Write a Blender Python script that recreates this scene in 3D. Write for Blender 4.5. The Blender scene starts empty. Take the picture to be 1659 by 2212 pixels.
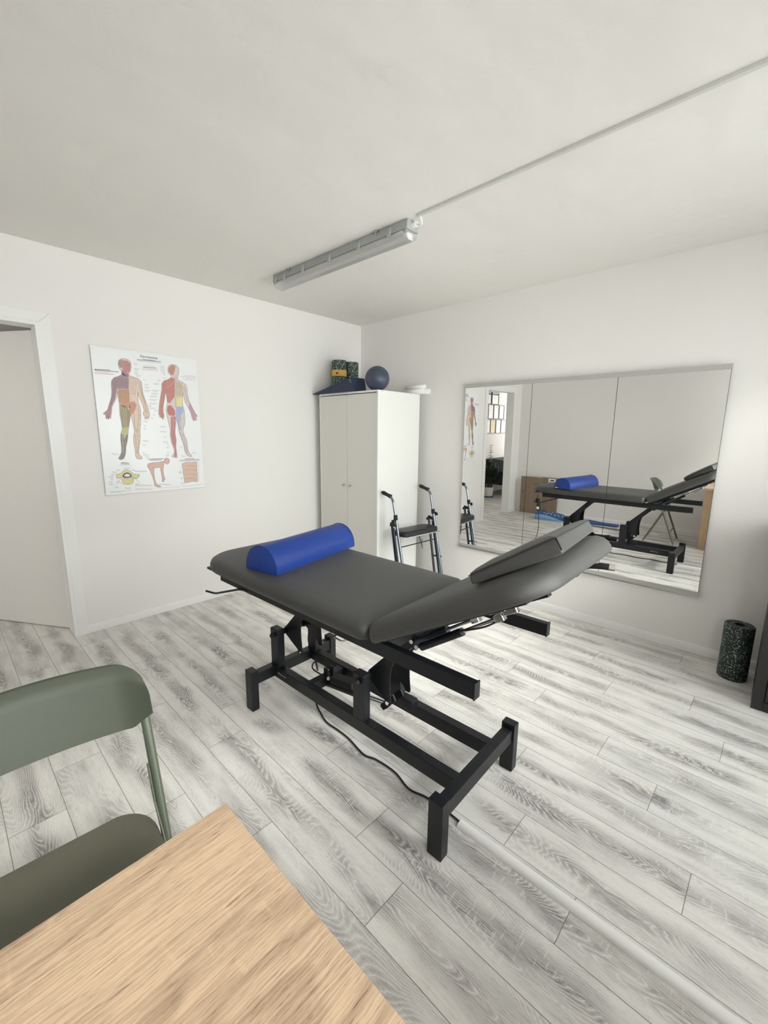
import bpy, bmesh, math, random
from mathutils import Vector, Matrix
random.seed(7)
R = math.radians
SC = bpy.context.scene
COL = SC.collection

# ------------------------------------------------------------------ camera
cam = bpy.data.cameras.new('camera'); camo = bpy.data.objects.new('camera', cam); COL.objects.link(camo)
FPX = 920.75
cam.sensor_fit = 'VERTICAL'; cam.sensor_height = 24.0; cam.lens = 24.0 * FPX / 2212.0
cam.clip_start = 0.02; cam.clip_end = 60
yaw, pitch, roll = 0.8223, 0.1829, 0.0101
fw = Vector((math.sin(yaw)*math.cos(pitch), math.cos(yaw)*math.cos(pitch), -math.sin(pitch)))
rt = Vector((math.cos(yaw), -math.sin(yaw), 0)); up = rt.cross(fw)
r2 = rt*math.cos(roll) + up*math.sin(roll); u2 = -rt*math.sin(roll) + up*math.cos(roll)
camo.matrix_world = Matrix(((r2.x, u2.x, -fw.x, -3.2975), (r2.y, u2.y, -fw.y, -3.4189), (r2.z, u2.z, -fw.z, 1.4019), (0, 0, 0, 1)))
SC.camera = camo
# ------------------------------------------------------------------ light and exposure
SC.view_settings.view_transform = 'Standard'; SC.view_settings.look = 'None'
SC.view_settings.gamma = 1.0; SC.view_settings.use_curve_mapping = False
SC.view_settings.exposure = 0.46
SC.cycles.max_bounces = 12; SC.cycles.diffuse_bounces = 8; SC.cycles.glossy_bounces = 6
SC.cycles.transparent_max_bounces = 12
W = bpy.data.worlds.new('sky'); SC.world = W; W.use_nodes = True
W.node_tree.nodes['Background'].inputs[0].default_value = (0.80, 0.90, 1.0, 1)
W.node_tree.nodes['Background'].inputs[1].default_value = 1.2
def area(name, loc, target, sx, sy, power, color, spread=180):
    l = bpy.data.lights.new(name, 'AREA'); l.shape = 'RECTANGLE'; l.size = sx; l.size_y = sy
    l.energy = power; l.color = color; l.spread = R(spread)
    o = bpy.data.objects.new(name, l); COL.objects.link(o); o.location = loc
    o.rotation_euler = (Vector(target)-Vector(loc)).to_track_quat('-Z', 'Y').to_euler()
    return o
area('daylight_main_window', (-1.2, -4.36, 1.22), (-1.15, 0, 1.25), 1.6, 2.0, 56, (1.0, 0.975, 0.935))
area('daylight_high_sky', (-1.7, -5.9, 4.5), (-1.6, -3.2, 0.3), 4.2, 3.0, 1900, (1.0, 0.965, 0.915))
area('side_fill_light', (-3.05, -4.36, 1.60), (-1.2, 0, 1.0), 0.9, 1.2, 26, (0.99, 0.98, 0.97))  # weak fill added behind the camera, shining through an invented second window
area('hallway_fill_light', (-7.55, 0.8, 1.5), (-3, 0.8, 1.4), 1.2, 1.5, 30, (1.0, 0.97, 0.9))  # added to brighten the hallway, from an assumed, unseen window at its end

# ------------------------------------------------------------------ materials
def newmat(name):
    m = bpy.data.materials.new(name); m.use_nodes = True
    nt = m.node_tree; b = nt.nodes['Principled BSDF']; return m, nt, b
def N(nt, t, **kw):
    n = nt.nodes.new(t)
    for k, v in kw.items():
        if hasattr(n, k): setattr(n, k, v)
        else: n.inputs[k].default_value = v
    return n
def srgb(r, g, b):
    f = lambda c: (c/255/12.92) if c/255 <= 0.04045 else ((c/255+0.055)/1.055)**2.4
    return (f(r), f(g), f(b), 1)
def plain(name, col, rough=0.5, metal=0.0, bump=0.0, bscale=200, var=0.0, coat=0.0, spec=0.5):
    m, nt, b = newmat(name)
    b.inputs['Base Color'].default_value = col; b.inputs['Roughness'].default_value = rough
    b.inputs['Metallic'].default_value = metal; b.inputs['Coat Weight'].default_value = coat
    b.inputs['Specular IOR Level'].default_value = spec
    tc = N(nt, 'ShaderNodeTexCoord')
    if bump:
        no = N(nt, 'ShaderNodeTexNoise', Scale=bscale, Detail=3.0); nt.links.new(tc.outputs['Object'], no.inputs['Vector'])
        bp = N(nt, 'ShaderNodeBump', Strength=bump, Distance=0.002); nt.links.new(no.outputs['Fac'], bp.inputs['Height'])
        nt.links.new(bp.outputs['Normal'], b.inputs['Normal'])
    if var:
        no2 = N(nt, 'ShaderNodeTexNoise', Scale=bscale*0.5, Detail=4.0); nt.links.new(tc.outputs['Object'], no2.inputs['Vector'])
        mx = N(nt, 'ShaderNodeMixRGB', blend_type='MULTIPLY'); mx.inputs[0].default_value = 1.0
        rp = N(nt, 'ShaderNodeMapRange'); rp.inputs['To Min'].default_value = 1-var; rp.inputs['To Max'].default_value = 1+var
        nt.links.new(no2.outputs['Fac'], rp.inputs['Value'])
        mx.inputs[1].default_value = col; nt.links.new(rp.outputs[0], mx.inputs[2]); nt.links.new(mx.outputs[0], b.inputs['Base Color'])
    return m
M = {}
def wallmat(name, col, sc, st, sc2=9, st2=0.0):
    m, nt, b = newmat(name); b.inputs['Roughness'].default_value = 0.85; b.inputs['Base Color'].default_value = col
    b.inputs['Specular IOR Level'].default_value = 0.25
    tc = N(nt, 'ShaderNodeTexCoord')
    n1 = N(nt, 'ShaderNodeTexNoise', Scale=sc, Detail=5.0, Roughness=0.6); n2 = N(nt, 'ShaderNodeTexNoise', Scale=sc2, Detail=2.0)
    nt.links.new(tc.outputs['Object'], n1.inputs['Vector']); nt.links.new(tc.outputs['Object'], n2.inputs['Vector'])
    ad = N(nt, 'ShaderNodeMath', operation='MULTIPLY_ADD'); ad.inputs[1].default_value = st2
    nt.links.new(n2.outputs['Fac'], ad.inputs[0]); nt.links.new(n1.outputs['Fac'], ad.inputs[2])
    bp = N(nt, 'ShaderNodeBump', Strength=st, Distance=0.004); nt.links.new(ad.outputs[0], bp.inputs['Height'])
    nt.links.new(bp.outputs['Normal'], b.inputs['Normal'])
    return m
M['wall'] = wallmat('white_wall_paint', (0.79, 0.773, 0.756, 1), 90, 0.12, 6, 2.0)
M['ceiling'] = wallmat('ceiling_plaster', (0.78, 0.76, 0.73, 1), 30, 0.40, 4, 6.0)
M['trim'] = plain('white_gloss_trim', (0.80, 0.80, 0.79, 1), 0.35)
M['door'] = plain('white_door_laminate', (0.72, 0.70, 0.67, 1), 0.45, bump=0.03, bscale=60)
M['black_metal'] = plain('black_powder_coat', (0.0065, 0.0075, 0.010, 1), 0.42, bump=0.12, bscale=900, spec=0.38)
M['rubber'] = plain('black_rubber', (0.012, 0.012, 0.012, 1), 0.7)
M['vinyl'] = plain('grey_vinyl', (0.034, 0.034, 0.033, 1), 0.54, bump=0.3, bscale=700, var=0.08, spec=0.75)
_b = M['vinyl'].node_tree.nodes['Principled BSDF']; _b.inputs['Sheen Weight'].default_value = 0.05; _b.inputs['Sheen Roughness'].default_value = 0.45
M['vinyl_seam'] = plain('dark_seam', (0.012, 0.012, 0.012, 1), 0.6)
M['blue_vinyl'] = plain('blue_vinyl', (0.004, 0.040, 0.27, 1), 0.45, bump=0.12, bscale=500)
M['chrome'] = plain('chrome', (0.75, 0.76, 0.78, 1), 0.12, 1.0)
M['silver_tube'] = plain('silver_grey_tube', (0.22, 0.25, 0.29, 1), 0.18, 0.9)
M['dark_tube'] = plain('dark_blue_grey_tube', (0.05, 0.06, 0.075, 1), 0.25, 0.6)
M['steel'] = plain('brushed_steel', (0.5, 0.5, 0.5, 1), 0.3, 1.0)
M['cabinet'] = plain('white_cabinet_foil', (0.76, 0.76, 0.735, 1), 0.4)
M['cabinet_door'] = plain('white_cabinet_door', (0.70, 0.69, 0.65, 1), 0.4)
M['dark_gap'] = plain('dark_gap', (0.02, 0.02, 0.02, 1), 0.8)
M['black_leather'] = plain('black_seat_vinyl', (0.012, 0.013, 0.015, 1), 0.38, bump=0.25, bscale=90)
M['green_plastic'] = plain('grey_green_plastic', srgb(70, 76, 63), 0.5, bump=0.1, bscale=600)
M['green_seat'] = plain('grey_green_seat', srgb(98, 98, 84), 0.6, bump=0.25, bscale=900)
M['green_metal'] = plain('grey_green_metal', srgb(96, 103, 88), 0.35, 0.15)
M['navy'] = plain('navy_cover', (0.017, 0.028, 0.065, 1), 0.6, bump=0.15, bscale=300)
M['ball'] = plain('slate_blue_rubber', (0.045, 0.058, 0.095, 1), 0.42, bump=0.1, bscale=250)
M['paper'] = plain('white_paper', (0.82, 0.82, 0.81, 1), 0.5)
M['paper_edge'] = plain('paper_roll_shade', (0.45, 0.45, 0.44, 1), 0.6)
M['band'] = plain('yellow_paper_band', srgb(214, 172, 84), 0.5, var=0.08, bscale=60)
M['mirror'] = plain('mirror_silver', (0.95, 0.955, 0.945, 1), 0.0, 1.0)
M['mirror_edge'] = plain('mirror_edge', (0.04, 0.06, 0.055, 1), 0.3)
M['alu'] = plain('grey_mirror_rail', (0.48, 0.48, 0.465, 1), 0.4, 0.3)
M['plastic_grey'] = plain('grey_lamp_housing', (0.36, 0.375, 0.375, 1), 0.45)
M['white_plastic'] = plain('white_plastic', (0.84, 0.84, 0.83, 1), 0.3)
M['duct'] = plain('cable_duct_plastic', (0.60, 0.60, 0.575, 1), 0.45)
M['cardboard'] = plain('brown_cardboard', (0.235, 0.175, 0.125, 1), 0.8, var=0.12, bscale=10)
M['blue_fabric'] = plain('blue_banner_fabric', (0.03, 0.085, 0.24, 1), 0.6, bump=0.3, bscale=40)
M['light_blue'] = plain('light_blue_banner_print', (0.17, 0.32, 0.52, 1), 0.6)
M['black_cab'] = plain('black_cabinet', (0.016, 0.015, 0.016, 1), 0.5)
M['sofa'] = plain('charcoal_fabric', (0.026, 0.030, 0.040, 1), 0.85, bump=0.3, bscale=300)
M['throw'] = plain('grey_throw', (0.10, 0.107, 0.12, 1), 0.9, bump=0.4, bscale=120)
M['leaf'] = plain('dark_green_leaf', (0.03, 0.075, 0.035, 1), 0.35)
M['soil'] = plain('soil', (0.02, 0.015, 0.01, 1), 0.9)
M['saucer'] = plain('blue_saucer', (0.03, 0.07, 0.35, 1), 0.4)
M['ink'] = plain('grey_ink', (0.32, 0.32, 0.34, 1), 0.7)
M['ink_black'] = plain('black_ink', (0.02, 0.02, 0.02, 1), 0.7)
M['ink_red'] = plain('red_ink', (0.60, 0.33, 0.33, 1), 0.7)
M['ink_blue'] = plain('blue_ink', (0.10, 0.11, 0.35, 1), 0.7)
M['cream_paper'] = plain('cream_paper', (0.78, 0.68, 0.42, 1), 0.6)
M['poster_paper'] = plain('poster_paper', (0.80, 0.815, 0.83, 1), 0.28)

def clearmat(name, tint, gloss=0.12):
    m = bpy.data.materials.new(name); m.use_nodes = True; nt = m.node_tree; nt.nodes.clear()
    o = N(nt, 'ShaderNodeOutputMaterial'); t = N(nt, 'ShaderNodeBsdfTransparent'); g = N(nt, 'ShaderNodeBsdfGlossy')
    t.inputs[0].default_value = tint; g.inputs['Roughness'].default_value = 0.1
    f = N(nt, 'ShaderNodeFresnel', IOR=1.45); a = N(nt, 'ShaderNodeMath', operation='ADD'); a.inputs[1].default_value = gloss
    mx = N(nt, 'ShaderNodeMixShader')
    nt.links.new(f.outputs[0], a.inputs[0]); nt.links.new(a.outputs[0], mx.inputs[0]); nt.links.new(t.outputs[0], mx.inputs[1])
    nt.links.new(g.outputs[0], mx.inputs[2]); nt.links.new(mx.outputs[0], o.inputs[0]); return m
M['glass'] = clearmat('window_glass', (0.96, 0.98, 0.97, 1), 0.0)
M['diffuser'] = clearmat('clear_lamp_cover', (0.99, 0.99, 0.99, 1), 0.0)
_n = M['diffuser'].node_tree; _o = [n for n in _n.nodes if n.type == 'OUTPUT_MATERIAL'][0]; _l = _o.inputs[0].links[0].from_socket
_d = N(_n, 'ShaderNodeBsdfDiffuse'); _d.inputs[0].default_value = (0.88, 0.88, 0.87, 1); _x = N(_n, 'ShaderNodeMixShader'); _x.inputs[0].default_value = 0.30
_n.links.new(_l, _x.inputs[1]); _n.links.new(_d.outputs[0], _x.inputs[2]); _n.links.new(_x.outputs[0], _o.inputs[0])

def speckle(name, sc, th):
    m, nt, b = newmat(name); tc = N(nt, 'ShaderNodeTexCoord')
    v = N(nt, 'ShaderNodeTexVoronoi', Scale=sc); n = N(nt, 'ShaderNodeTexNoise', Scale=260.0, Detail=1.0)
    nt.links.new(tc.outputs['Object'], v.inputs['Vector']); nt.links.new(tc.outputs['Object'], n.inputs['Vector'])
    s = N(nt, 'ShaderNodeSeparateColor'); nt.links.new(v.outputs['Color'], s.inputs[0])
    g = N(nt, 'ShaderNodeMath', operation='GREATER_THAN'); g.inputs[1].default_value = th; nt.links.new(s.outputs[0], g.inputs[0])
    l = N(nt, 'ShaderNodeMath', operation='LESS_THAN'); l.inputs[1].default_value = 0.42; nt.links.new(v.outputs['Distance'], l.inputs[0])
    mu = N(nt, 'ShaderNodeMath', operation='MULTIPLY'); nt.links.new(g.outputs[0], mu.inputs[0]); nt.links.new(l.outputs[0], mu.inputs[1])
    c2 = N(nt, 'ShaderNodeMixRGB'); c2.inputs[1].default_value = (0.16, 0.42, 0.30, 1); c2.inputs[2].default_value = (0.55, 0.60, 0.55, 1)
    nt.links.new(s.outputs[1], c2.inputs[0])
    mx = N(nt, 'ShaderNodeMixRGB'); mx.inputs[1].default_value = (0.012, 0.018, 0.018, 1)
    nt.links.new(mu.outputs[0], mx.inputs[0]); nt.links.new(c2.outputs[0], mx.inputs[2])
    nt.links.new(mx.outputs[0], b.inputs['Base Color']); b.inputs['Roughness'].default_value = 0.55
    bp = N(nt, 'ShaderNodeBump', Strength=0.4, Distance=0.001); nt.links.new(n.outputs['Fac'], bp.inputs['Height']); nt.links.new(bp.outputs[0], b.inputs['Normal'])
    return m
M['speckle'] = speckle('speckled_foam', 185.0, 0.70); M['speckle_dense'] = speckle('densely_speckled_foam', 130.0, 0.42)

def math_(nt, op, a, b=None, c=None, clamp=False):
    n = N(nt, 'ShaderNodeMath', operation=op); n.use_clamp = clamp
    for i, v in enumerate((a, b, c)):
        if v is None: continue
        if isinstance(v, (int, float)): n.inputs[i].default_value = v
        else: nt.links.new(v, n.inputs[i])
    return n.outputs[0]
def ramp(nt, v, a, b):
    n = N(nt, 'ShaderNodeMapRange'); n.interpolation_type = 'SMOOTHSTEP'
    n.inputs['From Min'].default_value = a; n.inputs['From Max'].default_value = b; nt.links.new(v, n.inputs['Value']); return n.outputs[0]
def noise(nt, vec, sc, det=2.0, rough=0.5, dist=0.0):
    n = N(nt, 'ShaderNodeTexNoise', Scale=sc, Detail=det, Roughness=rough, Distortion=dist); nt.links.new(vec, n.inputs['Vector']); return n.outputs['Fac']
def comb(nt, x, y, z=0.0):
    n = N(nt, 'ShaderNodeCombineXYZ')
    for i, v in enumerate((x, y, z)):
        if isinstance(v, (int, float)): n.inputs[i].default_value = v
        else: nt.links.new(v, n.inputs[i])
    return n.outputs[0]
def mixc(nt, f, c1, c2, mode='MIX'):
    n = N(nt, 'ShaderNodeMixRGB', blend_type=mode)
    for i, v in enumerate((f, c1, c2)):
        if isinstance(v, (int, float, tuple)): n.inputs[i].default_value = v
        else: nt.links.new(v, n.inputs[i])
    return n.outputs[0]

PW, PL = 0.1688, 1.0133       # plank width and length
def floormat():
    m, nt, b = newmat('grey_oak_vinyl_planks')
    uv = N(nt, 'ShaderNodeUVMap'); uv.uv_map = 'plank'
    sp = N(nt, 'ShaderNodeSeparateXYZ'); nt.links.new(uv.outputs[0], sp.inputs[0])
    at = N(nt, 'ShaderNodeAttribute'); at.attribute_name = 'seed'
    s = at.outputs['Fac']; u, v = sp.outputs[0], sp.outputs[1]
    s1 = math_(nt, 'MULTIPLY', s, 37.0)
    # wavering heart line of each board
    wv = noise(nt, comb(nt, 0.0, math_(nt, 'MULTIPLY', v, 2.2), s1), 1.0, 2.0)
    uc = math_(nt, 'SUBTRACT', math_(nt, 'SUBTRACT', u, PW*0.5), math_(nt, 'MULTIPLY', math_(nt, 'SUBTRACT', wv, 0.5), 0.13))
    au = math_(nt, 'ABSOLUTE', uc)
    # contour field: long arches
    fld = noise(nt, comb(nt, math_(nt, 'MULTIPLY', u, 5.0), math_(nt, 'MULTIPLY', v, 1.05), s1), 1.0, 2.0, 0.4, 0.1)
    fine = noise(nt, comb(nt, math_(nt, 'MULTIPLY', u, 60), math_(nt, 'MULTIPLY', v, 22), s1), 1.0, 3.0, 0.6)
    h = math_(nt, 'ADD', math_(nt, 'ADD', math_(nt, 'MULTIPLY', fld, 1.25), math_(nt, 'MULTIPLY', au, 1.6)), math_(nt, 'MULTIPLY', fine, 0.022))
    ring = math_(nt, 'SINE', math_(nt, 'MULTIPLY', h, 340.0))
    white = ramp(nt, ring, -0.72, -1.0)
    ring = ramp(nt, ring, 0.0, 1.0)
    heart = ramp(nt, au, 0.052, 0.006)                      # grey heart of the board
    pm = noise(nt, comb(nt, math_(nt, 'MULTIPLY', u, 9), math_(nt, 'MULTIPLY', v, 2.6), math_(nt, 'ADD', s1, 5.0)), 1.0, 3.0, 0.6)
    patch = ramp(nt, pm, 0.40, 0.66)
    fib = noise(nt, comb(nt, math_(nt, 'MULTIPLY', u, 420), math_(nt, 'MULTIPLY', v, 14), s1), 1.0, 3.0, 0.7)
    fibr = ramp(nt, fib, 0.46, 0.72)
    pores = noise(nt, comb(nt, math_(nt, 'MULTIPLY', u, 700), math_(nt, 'MULTIPLY', v, 60), s1), 1.0, 1.0)
    hm = ramp(nt, noise(nt, comb(nt, 3.0, math_(nt, 'MULTIPLY', v, 2.4), math_(nt, 'ADD', s1, 2.0)), 1.0, 2.0), 0.36, 0.56)
    mask = math_(nt, 'ADD', math_(nt, 'MULTIPLY', patch, 0.45), math_(nt, 'MULTIPLY', math_(nt, 'MULTIPLY', heart, hm), 0.80), clamp=True)
    broad = ramp(nt, noise(nt, comb(nt, math_(nt, 'MULTIPLY', u, 38), math_(nt, 'MULTIPLY', v, 1.3), s1), 1.0, 3.0), 0.42, 0.7)
    g1 = math_(nt, 'MULTIPLY', mask, 0.50)
    g2 = math_(nt, 'MULTIPLY', math_(nt, 'MULTIPLY', mask, ring), 0.26)
    g3 = math_(nt, 'MULTIPLY', fibr, math_(nt, 'MULTIPLY_ADD', mask, 0.34, 0.13))
    g4 = math_(nt, 'MULTIPLY', broad, 0.14)
    gp = math_(nt, 'MULTIPLY', ramp(nt, pores, 0.58, 0.70), 0.20)
    dk = math_(nt, 'ADD', math_(nt, 'ADD', math_(nt, 'ADD', g1, g2), math_(nt, 'ADD', g3, g4)), gp, clamp=True)
    # saw marks: short light dashes across the board
    sw = ramp(nt, noise(nt, comb(nt, math_(nt, 'MULTIPLY', u, 26), math_(nt, 'MULTIPLY', v, 130), s1), 1.0, 1.0), 0.60, 0.68)
    swm = ramp(nt, noise(nt, comb(nt, math_(nt, 'MULTIPLY', u, 5), math_(nt, 'MULTIPLY', v, 4), math_(nt, 'ADD', s1, 9.0)), 1.0, 1.0), 0.50, 0.62)
    saw = math_(nt, 'MULTIPLY', math_(nt, 'MULTIPLY', sw, swm), 0.45)
    dk = math_(nt, 'MULTIPLY', dk, math_(nt, 'SUBTRACT', 1.0, saw))
    dk = math_(nt, 'MULTIPLY', dk, math_(nt, 'SUBTRACT', 1.0, math_(nt, 'MULTIPLY', white, 0.6)))
    warm = mixc(nt, math_(nt, 'FRACT', math_(nt, 'MULTIPLY', s, 91.7)), (0.80, 0.78, 0.745, 1), (0.76, 0.745, 0.72, 1))
    dark = mixc(nt, patch, (0.23, 0.213, 0.203, 1), (0.205, 0.193, 0.193, 1))
    c = mixc(nt, dk, warm, dark)
    # joints
    e = math_(nt, 'MINIMUM', math_(nt, 'MINIMUM', u, math_(nt, 'SUBTRACT', PW, u)), math_(nt, 'MINIMUM', v, math_(nt, 'SUBTRACT', PL, v)))
    gap = ramp(nt, e, 0.0016, 0.0004)
    c = mixc(nt, math_(nt, 'MULTIPLY', gap, 0.8), c, (0.07, 0.065, 0.06, 1))
    nt.links.new(c, b.inputs['Base Color']); b.inputs['Roughness'].default_value = 0.46; b.inputs['Specular IOR Level'].default_value = 0.4
    hh = math_(nt, 'SUBTRACT', math_(nt, 'MULTIPLY', fib, 0.3), gap)
    bp = N(nt, 'ShaderNodeBump', Strength=0.25, Distance=0.001); nt.links.new(hh, bp.inputs['Height']); nt.links.new(bp.outputs[0], b.inputs['Normal'])
    return m
M['floor'] = floormat()
def woodmat(name, base, dark, axis='X'):
    m, nt, b = newmat(name); tc = N(nt, 'ShaderNodeTexCoord'); sp = N(nt, 'ShaderNodeSeparateXYZ'); nt.links.new(tc.outputs['Object'], sp.inputs[0])
    x, y, z = sp.outputs[0], sp.outputs[1], sp.outputs[2]
    if axis == 'X': L, A = x, math_(nt, 'ADD', y, z)
    else: L, A = z, math_(nt, 'ADD', x, y)
    fld = noise(nt, comb(nt, math_(nt, 'MULTIPLY', A, 3.6), math_(nt, 'MULTIPLY', L, 1.1)), 1.0, 2.0, 0.5, 0.3)
    wob = noise(nt, comb(nt, math_(nt, 'MULTIPLY', A, 30), math_(nt, 'MULTIPLY', L, 14), 3.0), 1.0, 3.0)
    fib = noise(nt, comb(nt, math_(nt, 'MULTIPLY_ADD', wob, 2.5, math_(nt, 'MULTIPLY', A, 330)), math_(nt, 'MULTIPLY', L, 9)), 1.0, 4.0, 0.65)
    fib2 = ramp(nt, noise(nt, comb(nt, math_(nt, 'MULTIPLY_ADD', wob, 1.6, math_(nt, 'MULTIPLY', A, 200)), math_(nt, 'MULTIPLY', L, 11), 4.0), 1.0, 3.0, 0.7), 0.60, 0.72)
    pore = ramp(nt, noise(nt, comb(nt, math_(nt, 'MULTIPLY_ADD', wob, 2.0, math_(nt, 'MULTIPLY', A, 520)), math_(nt, 'MULTIPLY', L, 32), 7.0), 1.0, 2.0, 0.6), 0.58, 0.66)
    band = ramp(nt, fld, 0.35, 0.62)
    flame = ramp(nt, math_(nt, 'SINE', math_(nt, 'MULTIPLY_ADD', wob, 3.0, math_(nt, 'MULTIPLY', fld, 70.0))), 0.0, 1.0)
    ry = ramp(nt, noise(nt, comb(nt, math_(nt, 'MULTIPLY', A, 14), math_(nt, 'MULTIPLY', L, 55), 2.0), 1.0, 2.0), 0.60, 0.72)
    f = math_(nt, 'ADD', math_(nt, 'MULTIPLY', ramp(nt, fib, 0.38, 0.62), 0.34), math_(nt, 'MULTIPLY', fib2, 0.50))
    f = math_(nt, 'ADD', f, math_(nt, 'MULTIPLY', math_(nt, 'MULTIPLY', flame, band), 0.22))
    f = math_(nt, 'ADD', f, math_(nt, 'MULTIPLY', band, 0.12))
    f = math_(nt, 'ADD', f, math_(nt, 'MULTIPLY', pore, 0.30))
    f = math_(nt, 'SUBTRACT', f, math_(nt, 'MULTIPLY', math_(nt, 'MULTIPLY', ry, band), 0.16), clamp=True)
    c = mixc(nt, f, base, dark); nt.links.new(c, b.inputs['Base Color']); b.inputs['Roughness'].default_value = 0.5
    bp = N(nt, 'ShaderNodeBump', Strength=0.35, Distance=0.0008); nt.links.new(math_(nt, 'SUBTRACT', 1.0, math_(nt, 'ADD', fib2, fib)), bp.inputs['Height']); nt.links.new(bp.outputs[0], b.inputs['Normal'])
    return m
M['oak'] = woodmat('light_oak_desk', (0.565, 0.415, 0.28, 1), (0.165, 0.10, 0.062, 1), 'X')
M['oak_v'] = woodmat('light_oak_desk_panel', (0.52, 0.36, 0.22, 1), (0.33, 0.20, 0.11, 1), 'Z')

# ------------------------------------------------------------------ mesh helpers
def obj(name, bm, m, parent=None, smooth=False, bevel=0.0, seg=2, sub=0):
    me = bpy.data.meshes.new(name)
    bmesh.ops.remove_doubles(bm, verts=bm.verts, dist=1e-6)
    bmesh.ops.recalc_face_normals(bm, faces=bm.faces)
    bm.to_mesh(me); bm.free()
    o = bpy.data.objects.new(name, me); COL.objects.link(o)
    if m is not None:
        for mm in (m if isinstance(m, (list, tuple)) else [m]): me.materials.append(mm)
    if smooth:
        for p in me.polygons: p.use_smooth = True
        try: me.set_sharp_from_angle(angle=R(42))
        except Exception: pass
    if bevel:
        b = o.modifiers.new('bevel', 'BEVEL'); b.width = bevel; b.segments = seg; b.limit_method = 'ANGLE'; b.angle_limit = R(40)
    if sub:
        s = o.modifiers.new('sub', 'SUBSURF'); s.levels = sub; s.render_levels = sub
    if parent is not None: o.parent = parent
    return o
def thing(name, label, cat, loc=(0, 0, 0), rotz=0.0, group=None):
    o = bpy.data.objects.new(name, None); COL.objects.link(o); o.location = loc; o.rotation_euler = (0, 0, rotz)
    o.empty_display_size = 0.1; o['label'] = label; o['category'] = cat
    if group: o['group'] = group
    return o
def tag(o, label, cat, group=None):
    o['label'] = label; o['category'] = cat
    if group: o['group'] = group
    return o
def struct(o): o['kind'] = 'structure'; return o
def BM(): return bmesh.new()
def box(bm, x0, x1, y0, y1, z0, z1, mi=0):
    vs = [bm.verts.new(p) for p in ((x0, y0, z0), (x1, y0, z0), (x1, y1, z0), (x0, y1, z0), (x0, y0, z1), (x1, y0, z1), (x1, y1, z1), (x0, y1, z1))]
    for f in ((0, 3, 2, 1), (4, 5, 6, 7), (0, 1, 5, 4), (1, 2, 6, 5), (2, 3, 7, 6), (3, 0, 4, 7)):
        fc = bm.faces.new([vs[i] for i in f]); fc.material_index = mi
    return bm
def bxo(name, b, m, parent=None, bevel=0.0, **kw):
    bm = BM(); box(bm, *b); return obj(name, bm, m, parent, bevel=bevel, **kw)
def frames(pts):
    T = []
    for i in range(len(pts)):
        a = pts[max(i-1, 0)]; c = pts[min(i+1, len(pts)-1)]; T.append((c-a).normalized())
    n = T[0].orthogonal().normalized(); out = []
    for t in T:
        n = (n - t*n.dot(t)); n = n.normalized() if n.length > 1e-6 else t.orthogonal().normalized()
        out.append((t, n, t.cross(n)))
    return out
def tube(bm, pts, r, seg=12, caps=True, mi=0, flat=1.0):
    pts = [Vector(p) for p in pts]; rr = r if isinstance(r, (list, tuple)) else [r]*len(pts); rings = []
    for p, (t, n, b), q in zip(pts, frames(pts), rr):
        rings.append([bm.verts.new(p + n*math.cos(2*math.pi*k/seg)*q + b*math.sin(2*math.pi*k/seg)*q*flat) for k in range(seg)])
    for a, b in zip(rings, rings[1:]):
        for k in range(seg):
            f = bm.faces.new((a[k], a[(k+1) % seg], b[(k+1) % seg], b[k])); f.material_index = mi
    if caps:
        for q in (rings[0][::-1], rings[-1]):
            f = bm.faces.new(q); f.material_index = mi
    return bm
def smooth_path(ctrl, n=8):
    c = [Vector(p) for p in ctrl]; c = [c[0]*2-c[1]] + c + [c[-1]*2-c[-2]]; out = []
    for i in range(1, len(c)-2):
        for k in range(n):
            t = k/n; p0, p1, p2, p3 = c[i-1], c[i], c[i+1], c[i+2]
            out.append(0.5*((2*p1)+(-p0+p2)*t+(2*p0-5*p1+4*p2-p3)*t*t+(-p0+3*p1-3*p2+p3)*t**3))
    out.append(c[-2]); return out
def arcpath(pts, rad, n=6):
    pts = [Vector(p) for p in pts]; out = [pts[0]]
    for i in range(1, len(pts)-1):
        a, p, b = pts[i-1], pts[i], pts[i+1]; u = (a-p).normalized(); v = (b-p).normalized()
        d = min(rad, (a-p).length*0.49, (b-p).length*0.49); s, e = p+u*d, p+v*d
        for k in range(n+1):
            t = k/n; out.append((1-t)**2*s + 2*t*(1-t)*p + t*t*e)
    out.append(pts[-1]); return out
def lathe(bm, prof, c=(0, 0, 0), seg=40, mi=0):
    rings = []
    for r, z in prof:
        rings.append([bm.verts.new((c[0]+r*math.cos(2*math.pi*k/seg), c[1]+r*math.sin(2*math.pi*k/seg), c[2]+z)) for k in range(seg)])
    for a, b in zip(rings, rings[1:]):
        for k in range(seg):
            f = bm.faces.new((a[k], a[(k+1) % seg], b[(k+1) % seg], b[k])); f.material_index = mi
    return rings
def prism(bm, poly, fn, a, b, mi=0):
    """extrude a 2-D polygon; fn(u, v, w) -> xyz with w = a or b"""
    A = [bm.verts.new(fn(u, v, a)) for u, v in poly]; B = [bm.verts.new(fn(u, v, b)) for u, v in poly]; n = len(poly)
    fs = [bm.faces.new(A[::-1]), bm.faces.new(B)] + [bm.faces.new((A[i], A[(i+1) % n], B[(i+1) % n], B[i])) for i in range(n)]
    for f in fs: f.material_index = mi
    return bm
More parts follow.
